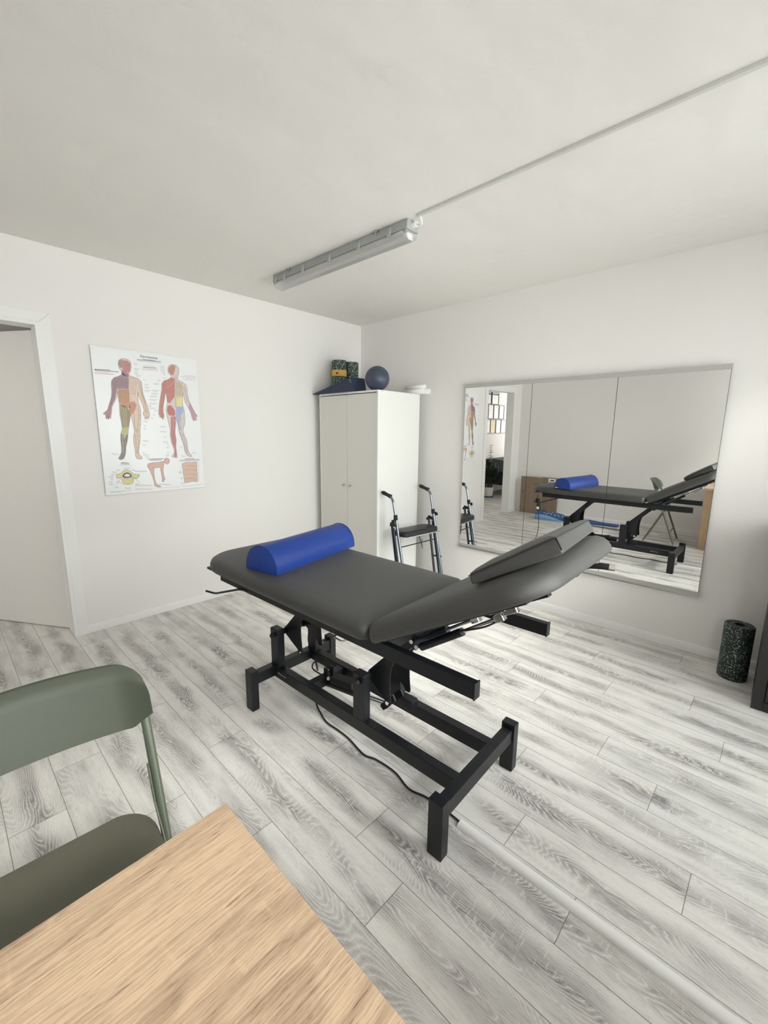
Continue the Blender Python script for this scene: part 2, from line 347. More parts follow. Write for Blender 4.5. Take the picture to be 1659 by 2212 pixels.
def rrect(x0, x1, y0, y1, rs, n=8):
    """rounded rectangle outline, rs = radii at (x1,y0),(x1,y1),(x0,y1),(x0,y0)"""
    out = []
    for (cx, cy, sx, sy, a0), r in zip(((x1, y0, -1, 1, -90), (x1, y1, -1, -1, 0), (x0, y1, 1, -1, 90), (x0, y0, 1, 1, 180)), rs):
        r = max(r, 0.0005)
        for k in range(n+1):
            a = R(a0+90*k/n); out.append((cx+sx*r+r*math.cos(a), cy+sy*r+r*math.sin(a)))
    return out
def pad(bm, x0, x1, y0, y1, rs, prof, n=8, crown=0.0):
    """cushion: rounded rectangle rings following prof = [(inset, z), ...] from below to the top"""
    rings = []
    for ins, z in prof:
        rings.append([bm.verts.new((x, y, z)) for x, y in rrect(x0+ins, x1-ins, y0+ins, y1-ins, [max(r-ins, 0.004) for r in rs], n)])
    m = len(rings[0])
    for a, b in zip(rings, rings[1:]):
        for k in range(m): bm.faces.new((a[k], a[(k+1) % m], b[(k+1) % m], b[k]))
    bm.faces.new(rings[0][::-1])
    cx, cy, z = (x0+x1)/2, (y0+y1)/2, prof[-1][1]+crown
    top = bm.verts.new((cx, cy, z))
    for k in range(m): bm.faces.new((rings[-1][k], rings[-1][(k+1) % m], top))
    return bm
def xf(bm, mat):
    bmesh.ops.transform(bm, matrix=mat, verts=bm.verts); return bm
def text_mesh(name, s, size, m, parent, mat, align='CENTER', ext=0.0002, shear=0.0):
    c = bpy.data.curves.new(name, 'FONT'); c.body = s; c.size = size; c.extrude = ext; c.align_x = align; c.shear = shear
    t = bpy.data.objects.new(name+'_tmp', c); COL.objects.link(t)
    dg = bpy.context.evaluated_depsgraph_get(); me = bpy.data.meshes.new_from_object(t.evaluated_get(dg))
    bpy.data.objects.remove(t); o = bpy.data.objects.new(name, me); COL.objects.link(o); me.materials.clear(); me.materials.append(m)
    me.transform(mat)
    if parent is not None: o.parent = parent
    return o

# ------------------------------------------------------------------ the setting
H = 2.50; XL = -3.88; YF = -4.20
DX0, DX1, DZ = -3.605, -2.718, 2.045        # doorway in the back wall
HY = 1.465                                  # far wall of the hallway
def floor():
    bm = BM(); uvl = bm.loops.layers.uv.new('plank'); sd = bm.faces.layers.float.new('seed')
    a = R(-0.5); ca, sa = math.cos(a), math.sin(a)
    J = {0: -1.72, 1: -1.5, 2: -2.134, 3: -2.903, 4: -2.378, 5: -2.75, 6: -2.215, 7: -2.997, 8: -2.626, 9: -2.384, 10: -2.87,
         11: -2.225, 12: -2.703, 13: -2.45, 14: -2.098, -1: -0.22, -2: 0.135, -3: -1.40, -4: -1.646}
    rnd = random.Random(11)
    for k in range(-34, 16):
        y0 = J.get(k, rnd.uniform(-1, 0)); x = -2.576 + PW*k
        i0 = math.floor((-4.5-y0)/PL); i1 = math.ceil((1.7-y0)/PL)
        for i in range(i0, i1):
            ya = y0+i*PL; q = [(x, ya), (x+PW, ya), (x+PW, ya+PL), (x, ya+PL)]
            f = bm.faces.new([bm.verts.new((p[0]*ca-p[1]*sa, p[0]*sa+p[1]*ca, 0)) for p in q]); f[sd] = rnd.random()
            fl = rnd.random() < 0.5
            for l, (uu, vv) in zip(f.loops, ((0, 0), (PW, 0), (PW, PL), (0, PL))):
                l[uvl].uv = (PW-uu, PL-vv) if fl else (uu, vv)
    struct(obj('floor', bm, M['floor']))
floor()
def wallbox(name, *bs, m='wall'):
    bm = BM()
    for b in bs: box(bm, *b)
    return struct(obj(name, bm, M[m]))
bm = BM(); box(bm, -7.7, 0.2, YF-0.2, 1.7, H, H+0.12); struct(obj('ceiling', bm, M['ceiling']))
wallbox('wall_back', (-7.6, DX0, 0, 0.12, 0, H), (DX1, 0.15, 0, 0.12, 0, H), (DX0, DX1, 0, 0.12, DZ, H))
wallbox('wall_right', (0, 0.15, YF-0.15, 0, 0, H))
wallbox('wall_left', (XL-0.15, XL, YF-0.15, 0, 0, H))
W1 = (-2.10, -0.30, 0.10, 2.30); W2 = (-3.50, -2.60, 1.0, 2.2)
wallbox('wall_front', (XL, 0, YF-0.15, YF, 0, 0.10), (XL, 0, YF-0.15, YF, 2.30, H), (W1[1], 0, YF-0.15, YF, 0.10, 2.30),
        (W2[1], W1[0], YF-0.15, YF, 0.10, 2.30), (XL, W2[0], YF-0.15, YF, 0.10, 2.30), (W2[0], W2[1], YF-0.15, YF, 0.10, 1.0), (W2[0], W2[1], YF-0.15, YF, 2.2, 2.30))
wallbox('wall_hallway', (-7.6, 0.15, HY, HY+0.12, 0, H))
wallbox('wall_hallway_end', (-7.6, -7.5, 0.12, 0.2, 0, H), (-7.6, -7.5, 1.4, HY, 0, H), (-7.6, -7.5, 0.2, 1.4, 0, 0.75), (-7.6, -7.5, 0.2, 1.4, 2.30, H))
wallbox('wall_hallway_side', (0.0, 0.15, 0.12, HY, 0, H))
def window(name, x0, x1, z0, z1, y, mull, horizontal=True):
    bm = BM(); t = 0.05
    box(bm, x0, x1, y-0.03, y+0.03, z0, z0+t); box(bm, x0, x1, y-0.03, y+0.03, z1-t, z1)
    box(bm, x0, x0+t, y-0.03, y+0.03, z0+t, z1-t); box(bm, x1-t, x1, y-0.03, y+0.03, z0+t, z1-t)
    for i in range(1, mull): xx = x0+(x1-x0)*i/mull; box(bm, xx-0.035, xx+0.035, y-0.03, y+0.03, z0+t, z1-t)
    w = struct(obj(name, bm, M['trim'], bevel=0.004))
    g = BM(); box(g, x0+0.04, x1-0.04, y-0.004, y+0.004, z0+0.04, z1-0.04); obj('glass_pane', g, M['glass'], w)
    s = BM(); box(s, x0-0.04, x1+0.04, y, y+0.20, z0-0.03, z0-0.001); obj('window_sill', s, M['trim'], w, bevel=0.004)
    return w
window('window_1', W1[0], W1[1], W1[2], W1[3], YF-0.09, 2)
window('fill_window', W2[0], W2[1], W2[2], W2[3], YF-0.09, 1)  # invented opening, unseen behind the camera, added to let the side fill in
# baseboards with a rounded top lip
def baseboard(name, p, q, nrm, h=0.058, t=0.012):
    p, q, nrm = Vector((*p, 0)), Vector((*q, 0)), Vector((*nrm, 0)); bm = BM()
    prof = [(0, 0), (t, 0), (t, h*0.62), (t*0.8, h*0.70), (t*0.8, h*0.84), (t*0.55, h*0.96), (0.0, h)]
    prism(bm, prof, lambda u, v, w: tuple((p+(q-p)*w) + nrm*u + Vector((0, 0, v))), 0, 1)
    return struct(obj(name, bm, M['trim']))
baseboard('baseboard_back', (DX1+0.058, 0), (0, 0), (0, -1))
baseboard('baseboard_back_left', (XL, 0), (DX0-0.058, 0), (0, -1))
baseboard('baseboard_right', (0, 0), (0, YF), (-1, 0))
baseboard('baseboard_left', (XL, 0), (XL, YF), (1, 0))
baseboard('baseboard_front', (XL, YF), (0, YF), (0, 1))
baseboard('baseboard_hallway', (-7.5, HY), (0, HY), (0, -1))
# door casing with mitred corner
bm = BM(); cw, ct = 0.058, 0.014
for x0, x1, s in ((DX1, DX1+cw, 1), (DX0-cw, DX0, -1)):
    xi = DX1 if s > 0 else DX0; xo = DX1+cw if s > 0 else DX0-cw
    prism(bm, [(xi, 0), (xo, 0), (xo, DZ+cw), (xi, DZ)], lambda u, v, w: (u, w, v), -ct, 0.0)
prism(bm, [(DX0, DZ+0.0008), (DX1, DZ+0.0008), (DX1+cw-0.001, DZ+cw), (DX0-cw+0.001, DZ+cw)], lambda u, v, w: (u, w, v), -ct, 0.0)
box(bm, DX1-0.022, DX1, -ct, 0.12, 0, DZ); box(bm, DX0, DX0+0.022, -ct, 0.12, 0, DZ); box(bm, DX0+0.022, DX1-0.022, -ct, 0.12, DZ-0.022, DZ)
struct(obj('trim_1', bm, M['trim'], bevel=0.0015))
# door leaf, opened into the hallway
ang = math.atan2(0.594, -0.36)
door = struct(bxo('door_1', (0, 0.86, -0.04, 0.0, 0.006, 2.02), M['door'], bevel=0.002))
door.location = (-2.712, 0.125, 0); door.rotation_euler = (0, 0, ang)
bm = BM(); tube(bm, arcpath([(0.80, 0.0, 1.05), (0.80, 0.055, 1.05), (0.68, 0.055, 1.05)], 0.02), 0.010); box(bm, 0.78, 0.82, 0.0, 0.008, 0.93, 1.13)
obj('door_handle', bm, M['steel'], door, smooth=True)
for zz in (0.25, 1.75):
    bm = BM(); tube(bm, [(-0.004, 0.006, zz-0.04), (-0.004, 0.006, zz+0.04)], 0.007); obj('hinge', bm, M['steel'], door, smooth=True)

# ------------------------------------------------------------------ ceiling lamp and cable ducts
def lamp():
    t = thing('ceiling_lamp', 'grey damp-proof fluorescent lamp with clear cover mounted on the ceiling', 'lamp', (-1.39, -1.21, H))
    y0, y1 = -0.625, 0.625
    bm = BM(); prism(bm, [(-0.043, 0), (-0.047, -0.040), (-0.051, -0.048), (0.051, -0.048), (0.047, -0.040), (0.043, 0)], lambda u, v, w: (u, w, v), y0, y1)
    obj('housing', bm, M['plastic_grey'], t, bevel=0.006)
    bm = BM(); pr = [(-0.047, -0.048), (-0.046, -0.066), (-0.038, -0.082), (-0.02, -0.092), (0.02, -0.092), (0.038, -0.082), (0.046, -0.066), (0.047, -0.048)]
    prism(bm, pr, lambda u, v, w: (u, w, v), y0+0.008, y1-0.008); obj('clear_cover', bm, M['diffuser'], t, bevel=0.006)
    bm = BM(); box(bm, -0.042, 0.042, y0+0.05, y1-0.02, -0.054, -0.049); obj('reflector_tray', bm, M['white_plastic'], t)
    bm = BM(); tube(bm, [(0, y0+0.11, -0.071), (0, y1-0.05, -0.071)], 0.013, 16); obj('fluorescent_tube', bm, plain('tube_glass', (0.86, 0.86, 0.86, 1), 0.25), t, smooth=True)
    bm = BM(); tube(bm, [(0, y0+0.045, -0.071), (0, y0+0.11, -0.071)], 0.017, 16); box(bm, -0.02, 0.02, y0+0.02, y0+0.045, -0.088, -0.055)
    obj('tube_socket', bm, M['white_plastic'], t, smooth=True)
    clip = None
    for i, yy in enumerate((-0.50, -0.26, 0.0, 0.27, 0.48, 0.59)):
        for s in (-1, 1):
            bm = BM(); prism(bm, [(s*0.044, -0.008), (s*0.054, -0.020), (s*0.0595, -0.052), (s*0.056, -0.064), (s*0.050, -0.062), (s*0.046, -0.03)], lambda u, v, w: (u, w, v), yy-0.011, yy+0.011)
            obj('cover_clip', bm, M['plastic_grey'], t)
    for yy in (-0.40, 0.43):
        bm = BM(); box(bm, -0.056, -0.044, yy-0.02, yy+0.02, -0.010, -0.001); box(bm, -0.052, -0.046, yy-0.006, yy+0.006, -0.022, -0.004); obj('mounting_bracket', bm, M['steel'], t, bevel=0.001)
    bm = BM(); tube(bm, [(0, y0, -0.024), (0, y0-0.022, -0.024)], 0.013, 16); tube(bm, [(0, y0-0.022, -0.024), (0, y0-0.030, -0.024)], 0.009, 12)
    obj('cable_gland', bm, M['white_plastic'], t, smooth=True)
    bm = BM(); tube(bm, smooth_path([(0, y0-0.028, -0.024), (0, y0-0.045, -0.036), (-0.005, y0-0.062, -0.032), (-0.020, y0-0.066, -0.012), (-0.032, y0-0.062, -0.004)]), 0.0045, 8)
    obj('power_cable', bm, M['white_plastic'], t, smooth=True)
lamp()
bm = BM()
prism(bm, [(-0.0085, 0), (-0.0085, -0.013), (0.0085, -0.013), (0.0085, 0)], lambda u, v, w: (-1.4255+u - 0.041*w, -1.90-2.30*w, H+v), 0, 1)
tag(obj('ceiling_cable_duct', bm, M['duct'], bevel=0.001), 'thin pale plastic cable duct running along the ceiling from the lamp', 'cable duct')
bm = BM(); prism(bm, [(-0.019, 0), (-0.018, 0.006), (-0.011, 0.0125), (0.0, 0.014), (0.011, 0.0125), (0.018, 0.006), (0.019, 0)], lambda u, v, w: (-2.131+u, w, v), -2.728, -4.15)
tag(obj('floor_cable_duct', bm, M['white_plastic'], smooth=True), 'white rounded cable duct running across the plank floor', 'cable duct')

# ------------------------------------------------------------------ wall mirror
def mirror():
    y0, y1, z0, z1 = -3.131, -1.329, 0.38, 1.82
    t = thing('wall_mirror', 'wide wall mirror of three panels between grey rails on the white wall', 'mirror', (0, (y0+y1)/2, z0))
    t.rotation_euler = (0, -0.008, 0); t.location.x = -0.004
    hy = (y1-y0)/2; hz = z1-z0
    for i in range(3):
        a = -hy + 2*hy*i/3 + 0.0016; b = -hy + 2*hy*(i+1)/3 - 0.0016
        bm = BM(); box(bm, -0.012, -0.007, a, b, 0.018, hz-0.012); f = obj('mirror_panel', bm, [M['mirror'], M['mirror_edge']], t)
        for p in f.data.polygons: p.material_index = 0 if p.normal.x < -0.9 else 1
    bm = BM(); box(bm, -0.0068, -0.004, -hy, hy, 0.01, hz-0.01); obj('backing_board', bm, M['mirror_edge'], t)
    for nm, a, b in (('upper_rail', hz-0.030, hz), ('lower_rail', 0.0, 0.036)):
        bm = BM(); box(bm, -0.018, -0.0125, -hy-0.004, hy+0.004, a, b)
        if nm == 'upper_rail': box(bm, -0.018, -0.004, -hy-0.004, hy+0.004, hz-0.011, hz)
        else: box(bm, -0.018, -0.004, -hy-0.004, hy+0.004, 0, 0.017)
        rl = obj(nm, bm, M['alu'], t, bevel=0.001)
        for yy in ((-1.351, -1.776, -2.203, -2.252, -2.68, -3.103) if nm == 'upper_rail' else (-1.36, -1.80, -2.23, -2.678, -3.107)):
            bm = BM(); c = (y0+y1)/2; tube(bm, [(-0.017, yy-c, (a+b)/2), (-0.0195, yy-c, (a+b)/2)], 0.004, 10); obj('screw', bm, M['steel'], rl)
mirror()

# ------------------------------------------------------------------ anatomical wall chart
POSTER={'front':[(-0.153,0.93),(-0.129,0.928),(-0.113,0.912),(-0.112,0.886),(-0.119,0.854),(-0.13,0.832),(-0.134,0.82),(-0.124,0.819),(-0.095,0.812),(-0.068,0.801),(-0.055,0.781),(-0.054,0.738),(-0.052,0.7),(-0.042,0.663),(-0.032,0.626),(-0.024,0.593),(-0.021,0.557),(-0.027,0.535),(-0.038,0.527),(-0.04,0.546),(-0.048,0.526),(-0.056,0.531),(-0.052,0.548),(-0.06,0.548),(-0.063,0.569),(-0.054,0.586),(-0.061,0.624),(-0.073,0.661),(-0.083,0.693),(-0.085,0.714),(-0.087,0.677),(-0.088,0.639),(-0.078,0.601),(-0.079,0.558),(-0.084,0.503),(-0.094,0.448),(-0.095,0.415),(-0.101,0.365),(-0.115,0.304),(-0.114,0.276),(-0.095,0.253),(-0.101,0.242),(-0.129,0.243),(-0.139,0.265),(-0.137,0.304),(-0.142,0.36),(-0.14,0.404),(-0.13,0.442),(-0.134,0.485),(-0.138,0.518),(-0.143,0.553),(-0.148,0.542),(-0.158,0.496),(-0.169,0.447),(-0.173,0.42),(-0.181,0.376),(-0.195,0.327),(-0.202,0.278),(-0.214,0.249),(-0.235,0.24),(-0.249,0.25),(-0.239,0.269),(-0.226,0.29),(-0.222,0.328),(-0.223,0.382),(-0.219,0.42),(-0.206,0.452),(-0.207,0.495),(-0.212,0.548),(-0.211,0.595),(-0.209,0.632),(-0.212,0.679),(-0.213,0.71),(-0.219,0.673),(-0.237,0.636),(-0.257,0.598),(-0.261,0.567),(-0.271,0.522),(-0.275,0.535),(-0.285,0.516),(-0.289,0.534),(-0.297,0.519),(-0.299,0.547),(-0.314,0.552),(-0.306,0.562),(-0.284,0.581),(-0.271,0.618),(-0.253,0.666),(-0.247,0.707),(-0.246,0.748),(-0.243,0.774),(-0.227,0.796),(-0.197,0.809),(-0.177,0.821),(-0.174,0.843),(-0.188,0.862),(-0.193,0.892),(-0.185,0.916),(-0.167,0.928)],'back':[(0.162,0.929),(0.195,0.927),(0.211,0.906),(0.211,0.878),(0.198,0.848),(0.199,0.82),(0.232,0.809),(0.257,0.791),(0.263,0.757),(0.263,0.711),(0.272,0.671),(0.293,0.625),(0.311,0.584),(0.329,0.561),(0.318,0.555),(0.318,0.525),(0.308,0.537),(0.297,0.521),(0.284,0.548),(0.279,0.583),(0.26,0.623),(0.239,0.663),(0.233,0.709),(0.229,0.732),(0.224,0.685),(0.22,0.645),(0.229,0.604),(0.23,0.558),(0.226,0.499),(0.208,0.451),(0.215,0.416),(0.232,0.374),(0.234,0.308),(0.241,0.281),(0.263,0.25),(0.247,0.246),(0.224,0.26),(0.211,0.291),(0.206,0.339),(0.19,0.398),(0.178,0.439),(0.176,0.486),(0.165,0.527),(0.161,0.55),(0.158,0.497),(0.15,0.451),(0.149,0.416),(0.153,0.375),(0.146,0.322),(0.149,0.286),(0.15,0.244),(0.129,0.244),(0.109,0.252),(0.132,0.281),(0.131,0.31),(0.117,0.357),(0.11,0.41),(0.116,0.45),(0.109,0.496),(0.099,0.553),(0.097,0.598),(0.109,0.65),(0.109,0.689),(0.102,0.728),(0.092,0.677),(0.08,0.632),(0.075,0.592),(0.08,0.552),(0.069,0.527),(0.06,0.543),(0.051,0.54),(0.042,0.562),(0.045,0.596),(0.054,0.647),(0.067,0.698),(0.079,0.749),(0.08,0.782),(0.097,0.805),(0.125,0.816),(0.155,0.839),(0.147,0.849),(0.132,0.87),(0.132,0.897),(0.142,0.918)],'bend':[(0.069,0.244),(0.088,0.238),(0.092,0.217),(0.08,0.199),(0.065,0.197),(0.055,0.213),(0.048,0.195),(0.04,0.155),(0.042,0.113),(0.05,0.08),(0.042,0.081),(0.038,0.064),(0.027,0.07),(0.029,0.102),(0.023,0.15),(0.022,0.176),(-0.022,0.173),(-0.026,0.129),(-0.024,0.088),(-0.016,0.053),(0.018,0.029),(-0.004,0.027),(-0.028,0.039),(-0.03,0.071),(-0.04,0.119),(-0.053,0.16),(-0.067,0.189),(-0.06,0.206),(-0.032,0.212),(0.011,0.214),(0.053,0.221),(0.057,0.236)],'section':[(0.182,0.194),(0.217,0.206),(0.259,0.203),(0.297,0.207),(0.293,0.047),(0.255,0.053),(0.224,0.049),(0.192,0.045)],'vert':[(-0.204,0.172),(-0.182,0.161),(-0.164,0.138),(-0.126,0.133),(-0.125,0.121),(-0.142,0.102),(-0.167,0.104),(-0.186,0.12),(-0.231,0.123),(-0.251,0.11),(-0.273,0.117),(-0.273,0.139),(-0.243,0.148),(-0.222,0.166)],'vbody':[(-0.237,0.106),(-0.222,0.11),(-0.202,0.105),(-0.182,0.107),(-0.167,0.101),(-0.167,0.082),(-0.178,0.068),(-0.206,0.063),(-0.23,0.071),(-0.239,0.087)],'vring':[(-0.235,0.128),(-0.224,0.144),(-0.203,0.151),(-0.184,0.142),(-0.174,0.124),(-0.181,0.114),(-0.207,0.11),(-0.23,0.115)],'vwhite':[(-0.225,0.129),(-0.217,0.138),(-0.204,0.141),(-0.191,0.137),(-0.185,0.127),(-0.192,0.12),(-0.206,0.118),(-0.218,0.122)]}
REGION={'armchest':[(-0.175,0.837),(-0.144,0.809),(-0.137,0.8),(-0.144,0.728),(-0.171,0.729),(-0.207,0.723),(-0.211,0.731),(-0.219,0.704),(-0.233,0.651),(-0.256,0.609),(-0.269,0.618),(-0.252,0.666),(-0.245,0.707),(-0.244,0.749),(-0.241,0.774),(-0.226,0.795),(-0.197,0.808),(-0.178,0.819)],'hand':[(-0.269,0.618),(-0.256,0.609),(-0.266,0.561),(-0.275,0.53),(-0.285,0.522),(-0.296,0.524),(-0.297,0.55),(-0.31,0.553),(-0.283,0.581)],'abdomen':[(-0.21,0.72),(-0.171,0.726),(-0.144,0.726),(-0.14,0.694),(-0.143,0.62),(-0.144,0.596),(-0.182,0.607),(-0.207,0.627),(-0.209,0.679)],'pelvis':[(-0.14,0.641),(-0.114,0.648),(-0.101,0.627),(-0.109,0.6),(-0.126,0.567),(-0.139,0.553),(-0.145,0.582),(-0.148,0.603)],'thigh':[(-0.205,0.622),(-0.172,0.608),(-0.143,0.582),(-0.145,0.553),(-0.157,0.501),(-0.166,0.469),(-0.204,0.463),(-0.205,0.5),(-0.209,0.553)],'knee':[(-0.204,0.463),(-0.166,0.469),(-0.173,0.423),(-0.187,0.417),(-0.202,0.382),(-0.202,0.414),(-0.217,0.422)],'calf':[(-0.217,0.421),(-0.202,0.414),(-0.201,0.382),(-0.185,0.417),(-0.174,0.419),(-0.182,0.376),(-0.196,0.327),(-0.203,0.281),(-0.215,0.251),(-0.234,0.243),(-0.246,0.251),(-0.225,0.29),(-0.221,0.328),(-0.221,0.382)],'face':[(-0.164,0.918),(-0.135,0.919),(-0.116,0.906),(-0.116,0.88),(-0.122,0.853),(-0.135,0.835),(-0.161,0.844),(-0.17,0.869),(-0.17,0.894)],'skull':[(-0.185,0.913),(-0.163,0.925),(-0.17,0.894),(-0.17,0.869),(-0.183,0.865),(-0.191,0.889)],'neck':[(-0.171,0.858),(-0.161,0.844),(-0.134,0.831),(-0.136,0.81),(-0.144,0.809),(-0.174,0.827)],'bskin':[(0.098,0.804),(0.125,0.815),(0.152,0.833),(0.177,0.83),(0.172,0.728),(0.163,0.693),(0.123,0.645),(0.11,0.656),(0.11,0.689),(0.103,0.734),(0.091,0.677),(0.079,0.631),(0.073,0.592),(0.077,0.552),(0.069,0.532),(0.054,0.545),(0.045,0.565),(0.048,0.596),(0.057,0.647),(0.069,0.698),(0.081,0.749),(0.082,0.782)],'bglute':[(0.11,0.627),(0.133,0.634),(0.16,0.596),(0.159,0.561),(0.138,0.555),(0.111,0.562),(0.103,0.593)],'bleg':[(0.127,0.548),(0.159,0.555),(0.156,0.497),(0.149,0.451),(0.147,0.416),(0.151,0.375),(0.144,0.322),(0.146,0.286),(0.147,0.248),(0.129,0.248),(0.136,0.31),(0.121,0.357),(0.115,0.41),(0.12,0.45)],'bribs':[(0.186,0.808),(0.22,0.8),(0.235,0.767),(0.225,0.708),(0.178,0.694)],'byellow':[(0.177,0.691),(0.223,0.697),(0.221,0.645),(0.201,0.626),(0.173,0.631)],'bblue':[(0.172,0.625),(0.217,0.627),(0.222,0.592),(0.196,0.562),(0.186,0.498),(0.188,0.451),(0.178,0.451),(0.172,0.509),(0.164,0.555)],'bhand':[(0.263,0.629),(0.279,0.583),(0.285,0.549),(0.298,0.526),(0.315,0.531),(0.315,0.556),(0.325,0.561),(0.292,0.619),(0.275,0.656)],'bhead':[(0.138,0.903),(0.162,0.926),(0.189,0.92),(0.181,0.886),(0.167,0.851),(0.151,0.855),(0.135,0.876)]}
PLINES=[([(-0.137,0.799),(-0.121,0.798),(-0.102,0.795),(-0.082,0.786)],0),([(-0.138,0.785),(-0.122,0.784),(-0.103,0.781),(-0.085,0.772)],0),([(-0.139,0.771),(-0.123,0.771),(-0.104,0.767),(-0.088,0.758)],0),([(-0.14,0.757),(-0.125,0.757),(-0.105,0.753),(-0.091,0.744)],0),([(-0.142,0.744),(-0.126,0.743),(-0.106,0.739),(-0.093,0.73)],0),([(-0.143,0.73),(-0.127,0.729),(-0.108,0.725),(-0.096,0.716)],0),([(-0.144,0.716),(-0.128,0.715),(-0.109,0.711),(-0.099,0.701)],0),([(-0.145,0.702),(-0.13,0.701),(-0.11,0.697),(-0.101,0.687)],0),([(-0.135,0.818),(-0.144,0.705)],0),([(-0.132,0.813),(-0.106,0.805),(-0.076,0.803)],0),([(-0.211,0.71),(-0.182,0.716),(-0.14,0.721)],0),([(-0.212,0.697),(-0.183,0.702),(-0.142,0.705)],0),([(-0.213,0.684),(-0.184,0.688),(-0.143,0.689)],0),([(-0.215,0.671),(-0.186,0.674),(-0.144,0.673)],0),([(-0.216,0.658),(-0.187,0.66),(-0.146,0.657)],0),([(-0.217,0.645),(-0.188,0.645),(-0.147,0.641)],0),([(-0.23,0.781),(-0.199,0.789),(-0.141,0.791)],0),([(-0.231,0.77),(-0.2,0.778),(-0.142,0.781)],0),([(-0.232,0.76),(-0.201,0.768),(-0.143,0.77)],0),([(-0.233,0.75),(-0.202,0.757),(-0.144,0.76)],0),([(-0.234,0.739),(-0.203,0.747),(-0.145,0.749)],0),([(-0.201,0.606),(-0.195,0.543),(-0.195,0.468)],3),([(-0.187,0.6),(-0.184,0.543),(-0.186,0.468)],3),([(-0.173,0.595),(-0.174,0.544),(-0.177,0.468)],3),([(-0.092,0.612),(-0.09,0.547),(-0.112,0.448)],0),([(-0.126,0.567),(-0.125,0.502),(-0.123,0.447)],0),([(-0.121,0.442),(-0.111,0.453),(-0.103,0.439),(-0.113,0.43),(-0.121,0.442)],0),([(-0.113,0.428),(-0.111,0.365),(-0.124,0.282)],0),([(-0.127,0.42),(-0.128,0.36),(-0.13,0.282)],0),([(-0.077,0.784),(-0.064,0.71),(-0.045,0.625),(-0.038,0.559)],0),([(-0.066,0.785),(-0.056,0.711),(-0.04,0.631)],0),([(-0.224,0.771),(-0.233,0.698),(-0.263,0.603)],0),([(-0.209,0.414),(-0.212,0.355),(-0.215,0.29)],3),([(-0.152,0.912),(-0.128,0.915)],0),([(-0.15,0.886),(-0.135,0.888)],0),([(-0.125,0.888),(-0.116,0.889)],0),([(-0.14,0.862),(-0.125,0.862)],0),([(-0.129,0.889),(-0.124,0.871)],0),([(0.187,0.859),(0.167,0.613)],0),([(0.179,0.852),(0.16,0.613)],4),([(0.186,0.808),(0.206,0.809),(0.226,0.794)],0),([(0.185,0.793),(0.205,0.794),(0.225,0.781)],0),([(0.184,0.778),(0.204,0.779),(0.224,0.767)],0),([(0.183,0.764),(0.203,0.764),(0.223,0.753)],0),([(0.182,0.749),(0.202,0.749),(0.222,0.739)],0),([(0.181,0.734),(0.201,0.734),(0.221,0.725)],0),([(0.179,0.719),(0.199,0.719),(0.22,0.712)],0),([(0.196,0.562),(0.194,0.451)],0),([(0.199,0.428),(0.222,0.35),(0.229,0.284)],0),([(0.181,0.439),(0.207,0.356),(0.222,0.272)],0),([(0.242,0.779),(0.253,0.699),(0.283,0.619)],0),([(0.11,0.757),(0.133,0.77),(0.169,0.806)],4),([(0.112,0.644),(0.139,0.629),(0.161,0.596)],4),([(0.144,0.549),(0.139,0.451)],3),([(0.203,0.176),(0.239,0.18),(0.288,0.172)],0),([(0.2,0.143),(0.237,0.147),(0.286,0.138)],0),([(0.198,0.109),(0.235,0.113),(0.283,0.104)],0),([(0.196,0.076),(0.232,0.079),(0.281,0.07)],0),([(-0.281,0.074),(-0.233,0.12)],5),([(-0.129,0.073),(-0.161,0.112)],5),([(-0.272,0.095),(-0.231,0.064)],5)]
